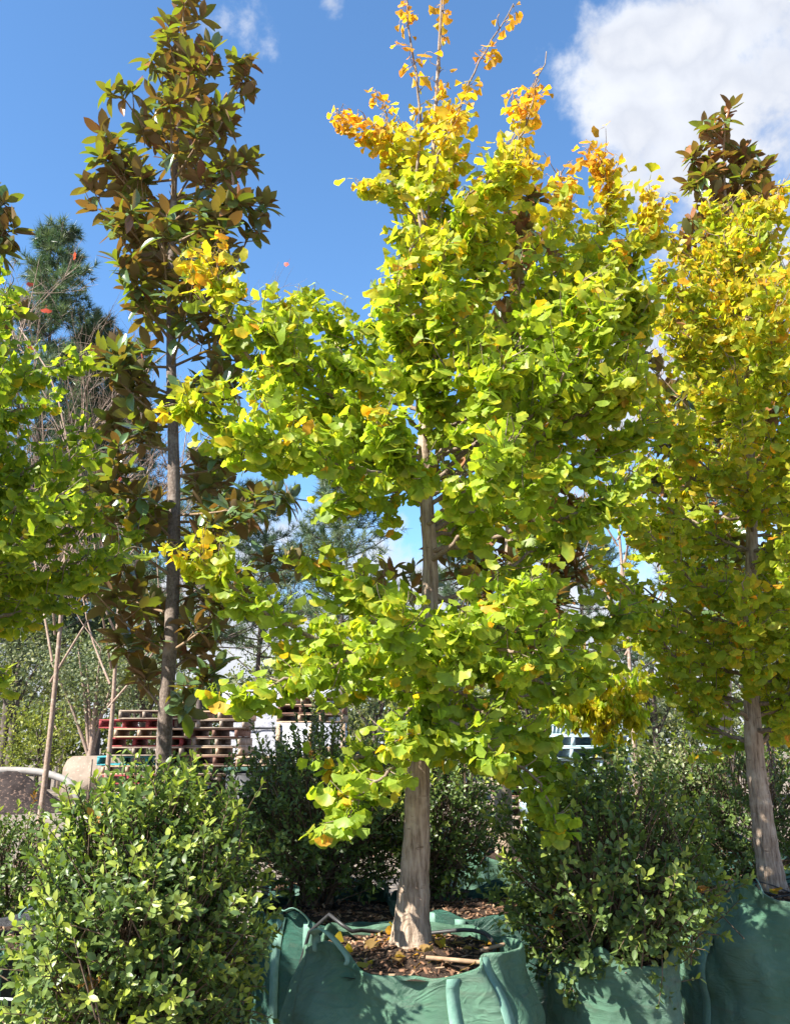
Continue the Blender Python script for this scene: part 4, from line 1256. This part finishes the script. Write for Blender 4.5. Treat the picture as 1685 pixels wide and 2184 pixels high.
shrub('low shrub with bright strappy new growth beside the magnolia foot', c.x + .12, 5.9, 1.05, .32, .32, .30, 68, 500, .045, 100, .45, 8, base_z=.64, cell=16, newc=np.array((.24, .34, .05)))
c = at(20, 1850, 5.4)
small_bag('dark sack under the low shrub beside the charcoal sack', c.x, 5.4, .36, .66, 59)
shrub('low shaded shrub between the charcoal sack and the big round shrub', c.x, 5.4, .86, .46, .36, .32, 69, 650, .038, 100, .15, 5, base_z=.62, cell=16)
c = at(390, 1760, 5.0)
small_bag('dark sack wholly overgrown behind the big round shrub', c.x, 5.0, .36, .66, 60)
shrub('shrub with dark leaves at the foot of the tall slim magnolia', c.x, 5.0, 1.08, .46, .36, .40, 70, 700, .037, 100, .12, 6, base_z=.62, cell=16)

# ------------------------------------------------------------------ background trees
def scatter_tree(root, L, rng, ctr, rad, n, size, cols, clump=.16, per=9):
    """foliage in many small clumps inside an uneven ellipsoid"""
    d = unit(rng.normal(size=(n, 3)))
    r = rng.uniform(.05, 1, n) ** .45
    lum = np.array([1 + .55 * mnoise.noise((v[0] * 2 + ctr[0], v[1] * 2, v[2] * 2 + ctr[1])) for v in d])
    C = np.array(ctr) + d * (r * lum)[:, None] * np.array(rad)
    for c in C:
        k = int(rng.integers(per // 2, per + 3))
        p = c + rng.normal(0, clump, (k, 3)) * (1, 1, .7)
        col = cols[int(rng.integers(0, len(cols)))] * rng.uniform(.75, 1.25, (k, 1))
        L.add(p, rng.normal(size=(k, 3)) + (0, 0, -.3), rng.normal(size=(k, 3)) + (0, 0, .8), size * rng.uniform(.6, 1.3, k), col)
    return C


def far_tree(label, px, Y, h, rad, zc, seed, n, cols, size=.11, lean=0, trunk_r=.12, bark='pine_bark', group=None, name='scrub_tree', x=None):
    rng = np.random.default_rng(seed)
    X0 = at(px, 1590, Y).x if x is None else x
    root = thing(name, label, 'tree', (X0, Y, 0), group)
    part(MB().tube(resample([(X0, Y, -.05), (X0 + lean * .5, Y, h * .4), (X0 + lean, Y, h * .85)], 14), np.linspace(trunk_r, trunk_r * .25, 14), 9, True, .05, rng), 'trunk', M[bark], root)
    L = Leaves(FARLEAF, seed)
    C = scatter_tree(root, L, rng, (X0 + lean, Y, zc), rad, n, size, cols)
    for k in range(9):
        e = C[int(rng.integers(0, len(C)))]
        s0 = np.array((X0 + lean * .5, Y, h * rng.uniform(.3, .65)))
        part(MB().tube(resample([s0, (s0 + e) / 2 + (0, 0, .15), e], 7), np.linspace(trunk_r * .4, .012, 7), 5), 'limb', M[bark], root)
    L.finish(root, 'far', n_single=0)
    return root


def pine(label, px, Y, h, crown0, spread, seed, nwh=16, tuft=22, group='pines behind the nursery', x=None, cols=None, nlen=.17, r0=.10, nw=.0065):
    rng = np.random.default_rng(seed)
    X0 = at(px, 1590, Y).x if x is None else x
    root = thing('pine_tree', label, 'tree', (X0, Y, 0), group)
    lx, ly = rng.normal(0, .15), rng.normal(0, .1)
    P = resample([(X0, Y, -.05), (X0 + lx * .4, Y + ly * .4, h * .5), (X0 + lx, Y + ly, h)], 40)
    part(MB().tube(P, np.linspace(r0, .02, 40), 10, True, .05, rng), 'trunk', M['pine_bark'], root)
    cols = cols if cols is not None else [np.array(c) for c in ((.06, .11, .06), (.09, .145, .08), (.13, .18, .085), (.16, .20, .115))]
    tips, tdir = [], []
    tw = MB()
    for k in range(nwh):
        f = crown0 + (1 - crown0) * (k + rng.random() * .6) / nwh
        p0 = P[min(39, int(f * 39))]
        reach = spread * (1.12 - ((f - crown0) / (1 - crown0)) ** 1.2) * rng.uniform(.7, 1.1)
        m = int(rng.integers(4, 7))
        for q in range(m):
            az = rng.uniform(0, 2 * PI)
            out = np.array((math.cos(az), math.sin(az), rng.uniform(.05, .55)))
            e = p0 + out * reach * rng.uniform(.6, 1.1)
            B = resample([p0, p0 + (e - p0) * .55 + (0, 0, -.05 * reach), e], 7)
            tw.tube(B, np.linspace(.022, .006, 7), 4, cap=False)
            for j in range(2, 7):
                for _ in range(3):
                    d = unit(unit(B[j] - B[j - 1]) * .6 + rng.normal(0, .55, 3) + (0, 0, .45))
                    l_ = rng.uniform(.08, .3) * nlen / .18
                    t_ = B[j] + d * l_
                    tw.tube([B[j], t_], [.005, .003], 3, cap=False)
                    tips.append(t_); tdir.append(d)
    part(tw, 'limbs', M['pine_bark'], root, kind='stuff')
    tips, tdir = np.array(tips), np.array(tdir)
    n = len(tips)
    # needles: thin blades radiating from each shoot
    base = np.repeat(tips, tuft, 0)
    dd = unit(np.repeat(tdir, tuft, 0) * .75 + rng.normal(0, .6, (n * tuft, 3)))
    base = base - np.repeat(tdir, tuft, 0) * rng.uniform(0, .16, (n * tuft, 1))
    w = unit(np.cross(dd, rng.normal(size=(n * tuft, 3)))) * nw
    ln = nlen * rng.uniform(.6, 1.15, (n * tuft, 1))
    V = np.stack([base - w, base + w, base + dd * ln], 1).reshape(-1, 3) - np.array(tuple(root.location))
    T = np.arange(len(V)).reshape(-1, 3)
    ci = rng.integers(0, len(cols), n)
    C = np.repeat(np.array(cols)[ci] * rng.uniform(.75, 1.25, (n, 1)), tuft * 3, 0)
    link('crown', np_mesh('crown', V, T, None, C, np.ones_like(C), M['needle']), root, kind='stuff')
    return root


def bare_tree(label, X0, Y, h, seed, n_main=9, leaves=14, name='bare_tree', spread=.5, depth=3, r0=.035, col=(.55, .09, .05), upright=.75):
    rng = np.random.default_rng(seed)
    root = thing(name, label, 'tree', (X0, Y, 0))
    part(MB().tube(resample([(X0, Y, -.05), (X0 + .05, Y, h * .35), (X0, Y, h * .8)], 16), np.linspace(r0, .012, 16), 9), 'trunk', M['bare_twig'], root)
    tw = MB()
    tips = []

    def grow(p, d, l_, r_, lev):
        e = p + d * l_
        mid = p + d * l_ * .5 + rng.normal(0, .04 * l_, 3)
        B = resample([p, mid, e], 6)
        if lev == 0:
            part(MB().tube(B, np.linspace(r_, r_ * .4, 6), 6), 'branch', M['bare_twig'], root)
        else:
            tw.tube(B, np.linspace(r_, r_ * .4, 6), 4 if lev < 2 else 3, cap=False)
        if lev >= depth:
            tips.append((e, d))
            return
        for _ in range(int(rng.integers(4, 7))):
            f = rng.uniform(.25, 1)
            q = p + (e - p) * f
            nd = unit(d * .7 + rng.normal(0, .5, 3) + np.array((0, 0, upright * .6)))
            grow(q, nd, l_ * rng.uniform(.35, .62), r_ * .5, lev + 1)

    for k in range(n_main):
        z = h * (.36 + .4 * (k + rng.random()) / n_main)
        az = k * 2.399
        d = unit(np.array((math.cos(az) * spread, math.sin(az) * spread, upright)))
        grow(np.array((X0, Y, z)), d, h * .36 * rng.uniform(.8, 1.15), r0 * .38, 0)
    part(tw, 'twigs', M['bare_twig'], root, kind='stuff')
    for k in range(leaves):
        e, d = tips[int(rng.integers(0, len(tips)))]
        V, T, E = GINKGO[4]
        V = V * np.array((1, 1, 1)) * .06
        ax = unit(rng.normal(size=3) + (0, 0, -.6)); nr = unit(rng.normal(size=3)); X = unit(np.cross(ax, nr)); N = np.cross(X, ax)
        wv_ = V[:, :1] * X + V[:, 1:2] * ax + V[:, 2:] * N + e - np.array(tuple(root.location))
        cc = np.tile(np.array(col) * rng.uniform(.7, 1.2), (len(V), 1))
        link('leaf', np_mesh('leaf', wv_, T, None, cc, np.ones_like(cc), M['far']), root)
    return root


bare_tree('nearly leafless tree with upright tan twigs and a few coral leaves before the pines', at(95, 1590, 8.6).x, 8.6, 5.9, 71, 10, 11, spread=.42)
bare_tree('second leafless tan tree with coral scraps, at the shoulder of the tall slim magnolia', at(225, 1590, 9.6).x, 9.6, 5.0, 72, 9, 4, spread=.5)
bare_tree('dark leafless tree seen against white cloud behind the yellow ginkgo', at(1345, 1590, 11).x, 11, 7.0, 73, 9, 0, spread=.55)

pine_labels = [
    ('tall dense blue-green pine whose top stands over the coral-leaved bare tree', 8, 33, 23.0, .22, 4.3, 1),
    ('bushy pine with a rounded top beside the tallest pine', 105, 35, 19.5, .2, 4.0, 2),
    ('lower dull green pine just beyond the shoulder of the tall slim magnolia', 205, 37, 19.0, .2, 4.2, 3),
    ('bare-trunked pine rising behind the stacked red pallets', 425, 24, 9.6, .45, 2.6, 4),
    ('pine with a dark straight trunk above the wrapped grey load', 540, 26, 9.4, .42, 2.6, 5),
    ('thin pine standing between the wrapped load and the ginkgo trunk', 735, 22, 8.5, .5, 2.0, 6),
    ('pine hidden for the most part behind the orange-topped ginkgo', 1000, 28, 9.5, .4, 2.6, 7),
    ('broad pine behind the pale blue pallets', 1260, 26, 8.2, .4, 2.6, 8),
    ('pine in the shade behind the yellow ginkgo', 1560, 25, 9.0, .4, 2.6, 9),
]
for lab, px, Y, h, c0, sp, sd in pine_labels:
    pine(lab, px, Y, h, c0, sp, 80 + sd, nwh=34 if sd < 4 else 16, tuft=34 if sd < 4 else 22, nlen=.42 if sd < 4 else .24, nw=.013 if sd < 4 else .0075, r0=.2 if sd < 4 else .10)

OLIVE = [np.array(c) for c in ((.14, .18, .09), (.21, .245, .13), (.28, .30, .18), (.10, .135, .075))]
SUNNY = [np.array(c) for c in ((.20, .24, .05), (.28, .30, .07), (.13, .17, .04))]
far_tree('grey-green scrub tree with a shaggy brown trunk beside the concrete block', 190, 27.5, 3.4, (1.9, 1.3, 1.25), 3.6, 91, 420, OLIVE, .12, .15, .16, 'bare_twig')
far_tree('sunlit yellow-green bush tree beside the soil mound', 85, 29, 2.6, (1.7, 1.2, 1.3), 1.75, 92, 360, SUNNY, .12, .0, .09)
far_tree('dark-trunked scrub tree behind the soil mound', 28, 31, 5.2, (2.2, 1.6, 1.8), 4.6, 93, 460, OLIVE, .13, -.1, .2)
far_tree('pale slender scrub tree behind the concrete block', 130, 34, 5.5, (2.4, 1.6, 2.1), 4.2, 94, 420, OLIVE + SUNNY, .14, .1, .12, 'pale_bark')
far_tree('feathery scrub tree behind the stack of red pallets', 300, 30, 5.0, (2.2, 1.5, 1.8), 4.2, 95, 420, OLIVE, .13, .0, .14)
far_tree('light scrub tree behind the wrapped grey load', 640, 33, 5.5, (2.8, 1.6, 2.0), 4.6, 96, 420, OLIVE, .14, .1, .15)
far_tree('scrub tree with pale tips behind the sage-grey shrub', 800, 30, 4.6, (2.4, 1.6, 1.9), 3.4, 97, 420, OLIVE + SUNNY, .13, .0, .14)
far_tree('scrub tree beyond the green container', 1130, 31, 4.6, (2.6, 1.6, 1.9), 3.5, 98, 400, OLIVE + SUNNY, .13, .0, .14)
far_tree('scrub tree in the gap behind the small golden tree', 1400, 28, 5.0, (2.8, 1.6, 2.2), 3.6, 99, 420, OLIVE, .13, .0, .15)
far_tree('scrub tree closing the view behind the yellow ginkgo', 1640, 26, 5.5, (2.6, 1.6, 2.2), 3.6, 100, 420, OLIVE, .13, .0, .15)

# far wood that closes the horizon: one mass
rw = np.random.default_rng(7)
LW = Leaves(FARLEAF, 7)
wroot = bpy.data.objects.new('woods_anchor', None)
wroot.location = (0, 52, 0)
for k in range(5200):
    x = rw.uniform(-46, 46)
    top = 5.2 + 2.4 * mnoise.noise((x * .22, 1, 3)) + 1.2 * mnoise.noise((x * .7, 2, 3))
    z = top * rw.uniform(0, 1) ** .8
    y = 52 + rw.uniform(-4, 4)
    kk = 9
    cc = (OLIVE + SUNNY)[int(rw.integers(0, 7))] * .8
    LW.add(np.array((x, y, z)) + rw.normal(0, .35, (kk, 3)), rw.normal(size=(kk, 3)), rw.normal(size=(kk, 3)) + (0, 0, .8), 0.42 * rw.uniform(.6, 1.3, kk), cc * rw.uniform(.7, 1.3, (kk, 1)))
wood = LW.finish(wroot, 'far', 'woods', n_single=0)
wood.parent = None
wood.location = (0, 52, 0)
bpy.data.objects.remove(wroot)
tag(wood, 'far olive green scrubby wood along the horizon', 'woods')

# small golden tree and the pale-stemmed plant
rs = np.random.default_rng(17)
Yg = 9.0
gx = at(1300, 1590, Yg).x
groot = thing('golden_tree', 'small golden-leaved tree with drooping foliage before the pale blue pallets', 'tree', (gx, Yg, 0))
part(MB().tube(resample([(gx + .06, Yg, -.03), at(1302, 1660, Yg), at(1296, 1560, Yg), at(1275, 1490, Yg)], 16), np.linspace(.05, .02, 16), 9, True, .04, rs), 'trunk', M['pale_bark'], groot)
LG = Leaves(SHRUB, 18)
for (px, py, k, s) in [(1210, 1455, 60, .17), (1270, 1450, 60, .17), (1340, 1455, 60, .17), (1180, 1490, 40, .13), (1200, 1495, 60, .16), (1245, 1500, 80, .17), (1290, 1500, 80, .17), (1330, 1500, 60, .15), (1225, 1530, 50, .12), (1300, 1560, 60, .11), (1310, 1590, 40, .10), (1260, 1520, 50, .13), (1350, 1530, 40, .12)]:
    c0 = np.array(tuple(at(px, py, Yg)))
    q = c0 + rs.normal(0, s * .55, (k, 3)) * (1, 1, .8)
    for p in q:
        m = 6
        LG.add(p + rs.normal(0, .02, (m, 3)), rs.normal(0, .35, (m, 3)) + (0, 0, -1), rs.normal(size=(m, 3)), .085 * rs.uniform(.6, 1.1, m), (np.array((.58, .54, .03)) if rs.random() < .6 else np.array((.40, .50, .04))) * rs.uniform(.7, 1.15, (m, 1)) * np.array((1, rs.uniform(.8, 1.15), 1)))
    if px != 1300:
        part(MB().tube(resample([at(1297, 1570, Yg), (np.array(tuple(at(1297, 1560, Yg))) + c0) / 2 + (0, 0, .08), c0], 8), np.linspace(.014, .004, 8), 6), 'branch', M['pale_bark'], groot)
LG.finish(groot, 'ginkgo', n_single=0)

Yf = 8.3
fb_ = at(1272, 1740, Yf)
small_bag('turquoise sack planter with a pale-stemmed plant, before the pale blue pallets', fb_.x, Yf, .20, .62, 77, 'bag_turquoise', mulch=False)
froot = thing('pale_stemmed_plant', 'plant with bare forked pale stems and large leaves in the turquoise sack', 'plant', (fb_.x, Yf, .58))
LF = Leaves(MAGNOLIA, 19)
for pts in ([(1272, 1735), (1265, 1690), (1262, 1640)], [(1272, 1735), (1275, 1680), (1290, 1620)], [(1272, 1720), (1250, 1670), (1235, 1630)], [(1275, 1700), (1300, 1660), (1325, 1610)], [(1268, 1700), (1255, 1655), (1268, 1610)]):
    B = resample(px_line(pts, Yf), 8)
    B[0] = (fb_.x, Yf, .58)
    part(MB().tube(B, np.linspace(.022, .010, 8), 8), 'stem', M['pale_bark'], froot)
    for j in range(9):
        a = j * 2.4
        o_ = np.array((math.cos(a), math.sin(a), rs.uniform(-.1, .7)))
        LF.add(B[-1], o_, np.array((-o_[0] * .5, -o_[1] * .5, 1)), .2 * rs.uniform(.7, 1.1), np.array((.13, .24, .05)) * rs.uniform(.7, 1.4))
LF.finish(froot, 'shrub', n_single=0, smooth=True)

# ------------------------------------------------------------------ yard things: pallets, load, block, mound, pipe
def box_mesh(name, size, mat):
    return MB().box((0, 0, 0), size).mesh(name, M[mat], False)


PM = {}
def pallet_meshes(mat):
    if mat not in PM:
        PM[mat] = (box_mesh('deck_board', (1.14, .095, .022), mat), box_mesh('stringer', (.045, 1.0, .095), mat), box_mesh('base_board', (1.14, .095, .020), mat))
    return PM[mat]


def pallet(label, x, y, z, rz, mat, group, lip=False):
    root = thing('pallet', label, 'pallet', (x, y, z), group, rz)
    d, s, b_ = pallet_meshes(mat)
    for k in range(7):
        link('deck_board', d, root, (0, -.5 + .0475 + k * .151, .1285))
    for k in range(4):
        link('stringer', s, root, (-.5475 + k * .365, 0, .069))
    for k in range(3):
        link('base_board', b_, root, (0, -.45 + k * .45, .010))
    return root


ORD = ['topmost', 'second from the top', 'third from the top', 'fourth from the top', 'fifth from the top', 'sixth from the top', 'seventh from the top', 'eighth from the top', 'ninth from the top', 'tenth from the top',
       'eleventh from the top', 'twelfth from the top', 'thirteenth from the top', 'fourteenth from the top', 'fifteenth from the top', 'sixteenth from the top', 'seventeenth from the top']
WORD = {'wood': 'grey wooden pallet', 'wood_tan': 'tan wooden pallet', 'wood_red': 'red painted pallet', 'wood_teal': 'teal painted pallet', 'wood_blue': 'pale blue pallet', 'wood_brown': 'brown wooden pallet'}
rp = np.random.default_rng(23)


def stack(px, Y, n, mats, where, jitter=.05, rz=0.0, z0=0.0, group=None, shift=()):
    x0 = at(px, 1590, Y).x
    for k in range(n):
        mt_ = mats[(n - 1 - k) % len(mats)] if len(mats) < n else mats[n - 1 - k]
        dx = shift[n - 1 - k] if n - 1 - k < len(shift) else 0
        pallet('%s, %s in the stack %s' % (WORD[mt_], ORD[n - 1 - k], where), x0 + dx + rp.normal(0, jitter), Y + rp.normal(0, .03), z0 + .024 + k * .1415, rz + rp.normal(0, .025), mt_, group or 'pallets stacked ' + where)


stack(318, 15.0, 15, ['wood', 'wood_red', 'wood_tan', 'wood_red', 'wood', 'wood_teal', 'wood_tan', 'wood_red', 'wood', 'wood_teal', 'wood', 'wood_tan', 'wood', 'wood', 'wood'], 'beside the concrete block', .05, .10, shift=[.12, -.05, .08, -.06, .1, -.12])
stack(455, 15.2, 15, ['wood_tan', 'wood', 'wood_brown', 'wood', 'wood_tan', 'wood_brown', 'wood', 'wood', 'wood_brown', 'wood', 'wood', 'wood', 'wood', 'wood', 'wood'], 'behind the magnolia trunk', .03, -.05)
stack(590, 14.6, 10, ['wood_tan', 'wood_brown', 'wood', 'wood', 'wood', 'wood', 'wood', 'wood', 'wood', 'wood'], 'under the folded wrap', .03, .03)
stack(735, 15.6, 11, ['wood_tan', 'wood', 'wood_brown', 'wood', 'wood', 'wood', 'wood', 'wood', 'wood', 'wood', 'wood'], 'next to the thin pine', .03, -.08)
stack(1220, 12.0, 13, ['wood_blue'] * 13, 'behind the turquoise sack', .025, .12)
stack(1128, 14.0, 9, ['wood_brown', 'wood', 'wood_brown', 'wood', 'wood', 'wood', 'wood', 'wood', 'wood'], 'in front of the green container', .03, -.03)

# wrapped load behind the pallets: crumpled film over goods
wl = at(600, 1590, 17.2)
wroot = thing('wrapped_load', 'tall load wrapped in crumpled grey plastic film behind the wooden pallets', 'wrapped load', (wl.x, 17.2, 0))
mb = MB()
nu, nv = 90, 46
Vv = []
hw, hd, hh = 1.05, .7, 2.58
for k in range(nv):
    f = k / (nv - 1)
    for j in range(nu):
        th = 2 * PI * j / nu
        cx_, sy_ = math.cos(th), math.sin(th)
        r_ = (abs(cx_) ** 7 + abs(sy_) ** 7) ** (-1 / 7)
        if f < .82:
            zz, sc_ = hh * f / .82, 1.0
        else:
            t = (f - .82) / .18
            zz, sc_ = hh + .05 * math.sin(t * PI), 1 - t * .999
        wv_ = .03 * mnoise.noise((cx_ * 3, sy_ * 3, zz * 2.2)) + .03 * abs(mnoise.noise((cx_ * 5 + zz * 2, sy_ * 5, zz * 7)))
        Vv.append((wl.x + (hw * r_ * cx_) * sc_ * (1 + wv_), 17.2 + (hd * r_ * sy_) * sc_ * (1 + wv_), zz + (.05 * mnoise.noise((cx_ * sc_ * 4, sy_ * sc_ * 4, 3)) if f >= .8 else 0)))
i = np.arange(nv - 1)[:, None] * nu
j = np.arange(nu)[None]
mb.add(Vv, None, np.stack([i + j, i + (j + 1) % nu, i + nu + (j + 1) % nu, i + nu + j], -1).reshape(-1, 4))
part(mb, 'film', M['wrap'], wroot)
mb = MB()
for z in (.5, 1.2, 1.9):
    pts = [(wl.x + hw * 1.04 * ((abs(math.cos(t)) ** 7 + abs(math.sin(t)) ** 7) ** (-1 / 7)) * math.cos(t), 17.2 + hd * 1.06 * ((abs(math.cos(t)) ** 7 + abs(math.sin(t)) ** 7) ** (-1 / 7)) * math.sin(t), z) for t in np.linspace(0, 2 * PI, 60)]
    part(MB().ribbon(pts, .035, (0, 0, 1), .004), 'band', M['crate_dark'], wroot)
for k in range(3):
    pallet('%s, %s on the wrapped grey load' % (WORD['wood_tan' if k != 1 else 'wood_brown'], ['lowest', 'middle one', 'uppermost'][k]), at(668, 1590, 16.0).x, 16.0, 1.98 + .1415 * k, .04 * (k - 1), 'wood_tan' if k != 1 else 'wood_brown', 'pallets on the wrapped load')
# a tall crate block carries those three
cb = at(668, 1590, 16.0)
croot = thing('goods_crate', 'grey wrapped crate under three tan pallets, beside the thin pine', 'crate', (cb.x, 16.0, 0))
part(MB().box((cb.x, 16.0, .99), (1.16, 1.0, 1.96)), 'side', M['wrap'], croot, False)
for dx in (-.55, 0, .55):
    part(MB().box((cb.x + dx, 15.485, .99), (.07, .02, 1.94)), 'post', M['wood_tan'], croot, False)

# black plastic trays on the yard
for k, (px, Y, z, s) in enumerate([(520, 14.2, 1.55, .5), (545, 13.6, 0, .62)]):
    tx = at(px, 1590, Y).x
    if k == 0:
        continue
    tr_ = thing('plastic_bin', 'black plastic bin beside the pallet stack under the folded wrap', 'bin', (tx, Y, 0))
    part(MB().box((tx, Y, .62), (.72, .6, 1.24)), 'body', M['crate_dark'], tr_, False)
    part(MB().box((tx, Y, 1.265), (.78, .66, .045)), 'lid', M['bag_dark'], tr_, False)
    part(MB().tube([(tx - .2, Y - .34, 1.18), (tx - .2, Y - .38, 1.2), (tx + .2, Y - .38, 1.2), (tx + .2, Y - .34, 1.18)], .012, 6), 'handle', M['hose'], tr_)

# green container
gc = at(1185, 1590, 18.0)
c_ = thing('green_container', 'green steel container with a grey sheet roof beyond the pale blue pallets', 'container', (gc.x, 18.0, 0))
part(MB().box((gc.x, 18.0, .95), (2.2, 1.6, 1.86)), 'body', M['container'], c_, False)
for k in range(13):
    part(MB().box((gc.x - 1.02 + k * .17, 17.185, .95), (.06, .03, 1.8)), 'rib', M['container'], c_, False)
part(MB().box((gc.x, 17.9, 1.94), (2.5, 2.0, .10)), 'roof', M['container_roof'], c_, False)

# concrete block
kb = at(215, 1640, 27.0)
broot = thing('concrete_block', 'pale weathered concrete block lying beyond the dirt yard', 'concrete block', (kb.x, 27.0, 0))
prof = [(-1.0, .0), (-.98, .5), (-.95, .98), (-.86, 1.18), (-.70, 1.30), (.95, 1.32), (1.0, 1.25), (1.0, 0)]
nV = [(kb.x + a_, 27.0 + dy + .02 * mnoise.noise((a_, b_ * 3, dy)), b_) for dy in (-.4, .4) for a_, b_ in prof]
n_ = len(prof)
mb = MB()
mb.add(nV, [(0, k + 1, k) if False else (0, k, k + 1) for k in range(1, n_ - 1)] + [(n_, n_ + k + 1, n_ + k) for k in range(1, n_ - 1)], [(k, n_ + k, n_ + (k + 1) % n_, (k + 1) % n_) for k in range(n_)])
part(mb, 'block', M['concrete'], broot, False)
part(MB().box((kb.x - .15, 26.6 - .004, .62), (.05, .012, 1.2)), 'joint', M['wood'], broot, False)

# soil mound
mb = MB()
mx, my = at(30, 1650, 23.5).x, 23.5
V, Q = [], []
for a in range(26):
    for k in range(48):
        f, th = a / 25, 2 * PI * k / 48
        x, y = mx + 2.1 * f * math.cos(th), my + 1.5 * f * math.sin(th)
        z = .92 * math.exp(-(f / .52) ** 2) * (1 - f ** 6) + .10 * mnoise.noise((x * 2, y * 2, 0)) * (1 - f) + .05 * mnoise.noise((x * 6, y * 6, 4)) * (1 - f) + .03 - .08 * f
        V.append((x, y, z))
for a in range(25):
    for k in range(48):
        Q.append((a * 48 + k, a * 48 + (k + 1) % 48, (a + 1) * 48 + (k + 1) % 48, (a + 1) * 48 + k))
mo = mb.add(V, None, Q).mesh('soil_mound', M['mound'], True, (mx, my, 0))
tag(link('soil_mound', mo, None, (mx, my, 0)), 'dark heap of soil beside the big grey pipe', 'soil mound')

P = [at(-60, 1648, 25.2), at(10, 1643, 25.2), at(80, 1646, 25.0), at(120, 1656, 24.8), at(150, 1670, 24.6), at(165, 1700, 24.5)]
P.append(Vector((P[-1].x + .05, 24.5, .06)))
cane(P, .095, 'drain_pipe', 'long pale grey pipe bending down over the soil mound', 'pipe', 'pipe', 12)

# small things near the camera
P = [at(-60, 2035, 3.62), at(0, 2012, 3.68), at(60, 1998, 3.75), at(110, 1985, 3.85)]
cane(P, .011, 'support_cane', 'yellowish support cane lying over the edge of the charcoal sack', 'bamboo', 'cane')
P = [at(-10, 2130, 3.25), at(40, 2135, 3.2), at(75, 2165, 3.15), at(120, 2178, 3.15), at(160, 2190, 3.15)]
cane(P, .0045, 'irrigation_tube', 'thin pale irrigation tube hanging in front of the charcoal sack', 'hose_pale', 'tube')
zs = SOIL_B + .03
for k in range(3):
    th = np.linspace(-2.9 + .3 * k, .6 + .4 * k, 18)
    rr_ = .14 + .045 * k
    P = [(rb.x + rr_ * math.cos(t) * 1.1 - .03 * k, YR + rr_ * math.sin(t) * .8, zs + .03 + .03 * math.sin(2 * t + k)) for t in th]
    cane(P, .0035, 'tie_wire', ['loose black wire coiled round the foot of the yellow ginkgo', 'middle loop of black wire at the foot of the yellow ginkgo', 'widest loop of black wire at the foot of the yellow ginkgo'][k], 'hose', 'wire')
P = [(main_base.x + .05 + .22 * t, YM - .30 - .03 * t, .850 - .012 * t) for t in np.linspace(0, 1, 6)]
cane(P, .008, 'dry_stick', 'pale dry stick lying on the front rim of the slumped green sack', 'chip_pale', 'stick')
P = [(main_base.x + .26 + .10 * t, YM - .16 + .05 * t, .845 + .012 * t) for t in np.linspace(0, 1, 6)]
cane(P, .007, 'dry_stick', 'short pale stick on the soil by the strapped corner of the slumped sack', 'chip_pale', 'stick')

P = [(main_base.x + .33 * math.cos(t), YM - .02 + .32 * math.sin(t), SOIL_A + .035 + .02 * math.sin(3 * t)) for t in np.linspace(-.3, 2.5, 14)]
P += [(main_base.x - .34, YM + .27, SOIL_A + .10), (main_base.x - .46, YM + .36, SOIL_A - .04), (main_base.x - .56, YM + .45, .3), (main_base.x - .62, YM + .50, .02)]
cane(P, .008, 'drip_line', 'black drip hose laid round the ginkgo trunk over the back rim of the slumped sack', 'hose', 'hose')

# fallen ginkgo leaves on the soil of the slumped sack and the crinkled sack
rf = np.random.default_rng(77)
fm = {}
for sack, (sx_, sy_, sz_), n, rmax in (('slumped green sack', (main_base.x, YM - .02, SOIL_A), 64, .34), ('crinkled green sack', (rb.x, YR, SOIL_B), 14, .34)):
    for k in range(n):
        th, f = rf.uniform(0, 2 * PI), math.sqrt(rf.uniform(.05, 1))
        x, y = sx_ + rmax * f * math.cos(th), sy_ + rmax * f * math.sin(th)
        seed_ = 3 if sack[0] == 's' else 8
        z = sz_ + 0.05 * (1 - f * .9) ** 1.3 + 0.022 * mnoise.noise((x * 9, y * 9, seed_)) + 0.012 * mnoise.noise((x * 28, y * 28, seed_)) + .012
        v_ = int(rf.choice([0, 1, 4, 3]))
        if v_ not in fm:
            V, T, E = GINKGO[v_]
            fm[v_] = np_mesh('fallen_leaf', V, T, None, None, np.ones((len(V), 3)), M['ginkgo_single'])
        o = link('fallen_leaf', fm[v_], None, (x, y, z))
        s_ = .042 * rf.uniform(.7, 1.1)
        o.scale = (s_, s_, s_)
        o.rotation_euler = (rf.normal(0, .35), rf.normal(0, .35), rf.uniform(0, 6.28))
        cc = (G_YEL, G_ORG, np.array((.42, .27, .10)))[int(rf.integers(0, 3))] * rf.uniform(.7, 1.05)
        o.color = (*[float(q) for q in cc], 1)
        tag(o, 'fallen yellow ginkgo leaf on the soil of the ' + sack, 'leaf', 'fallen leaves on the ' + sack)
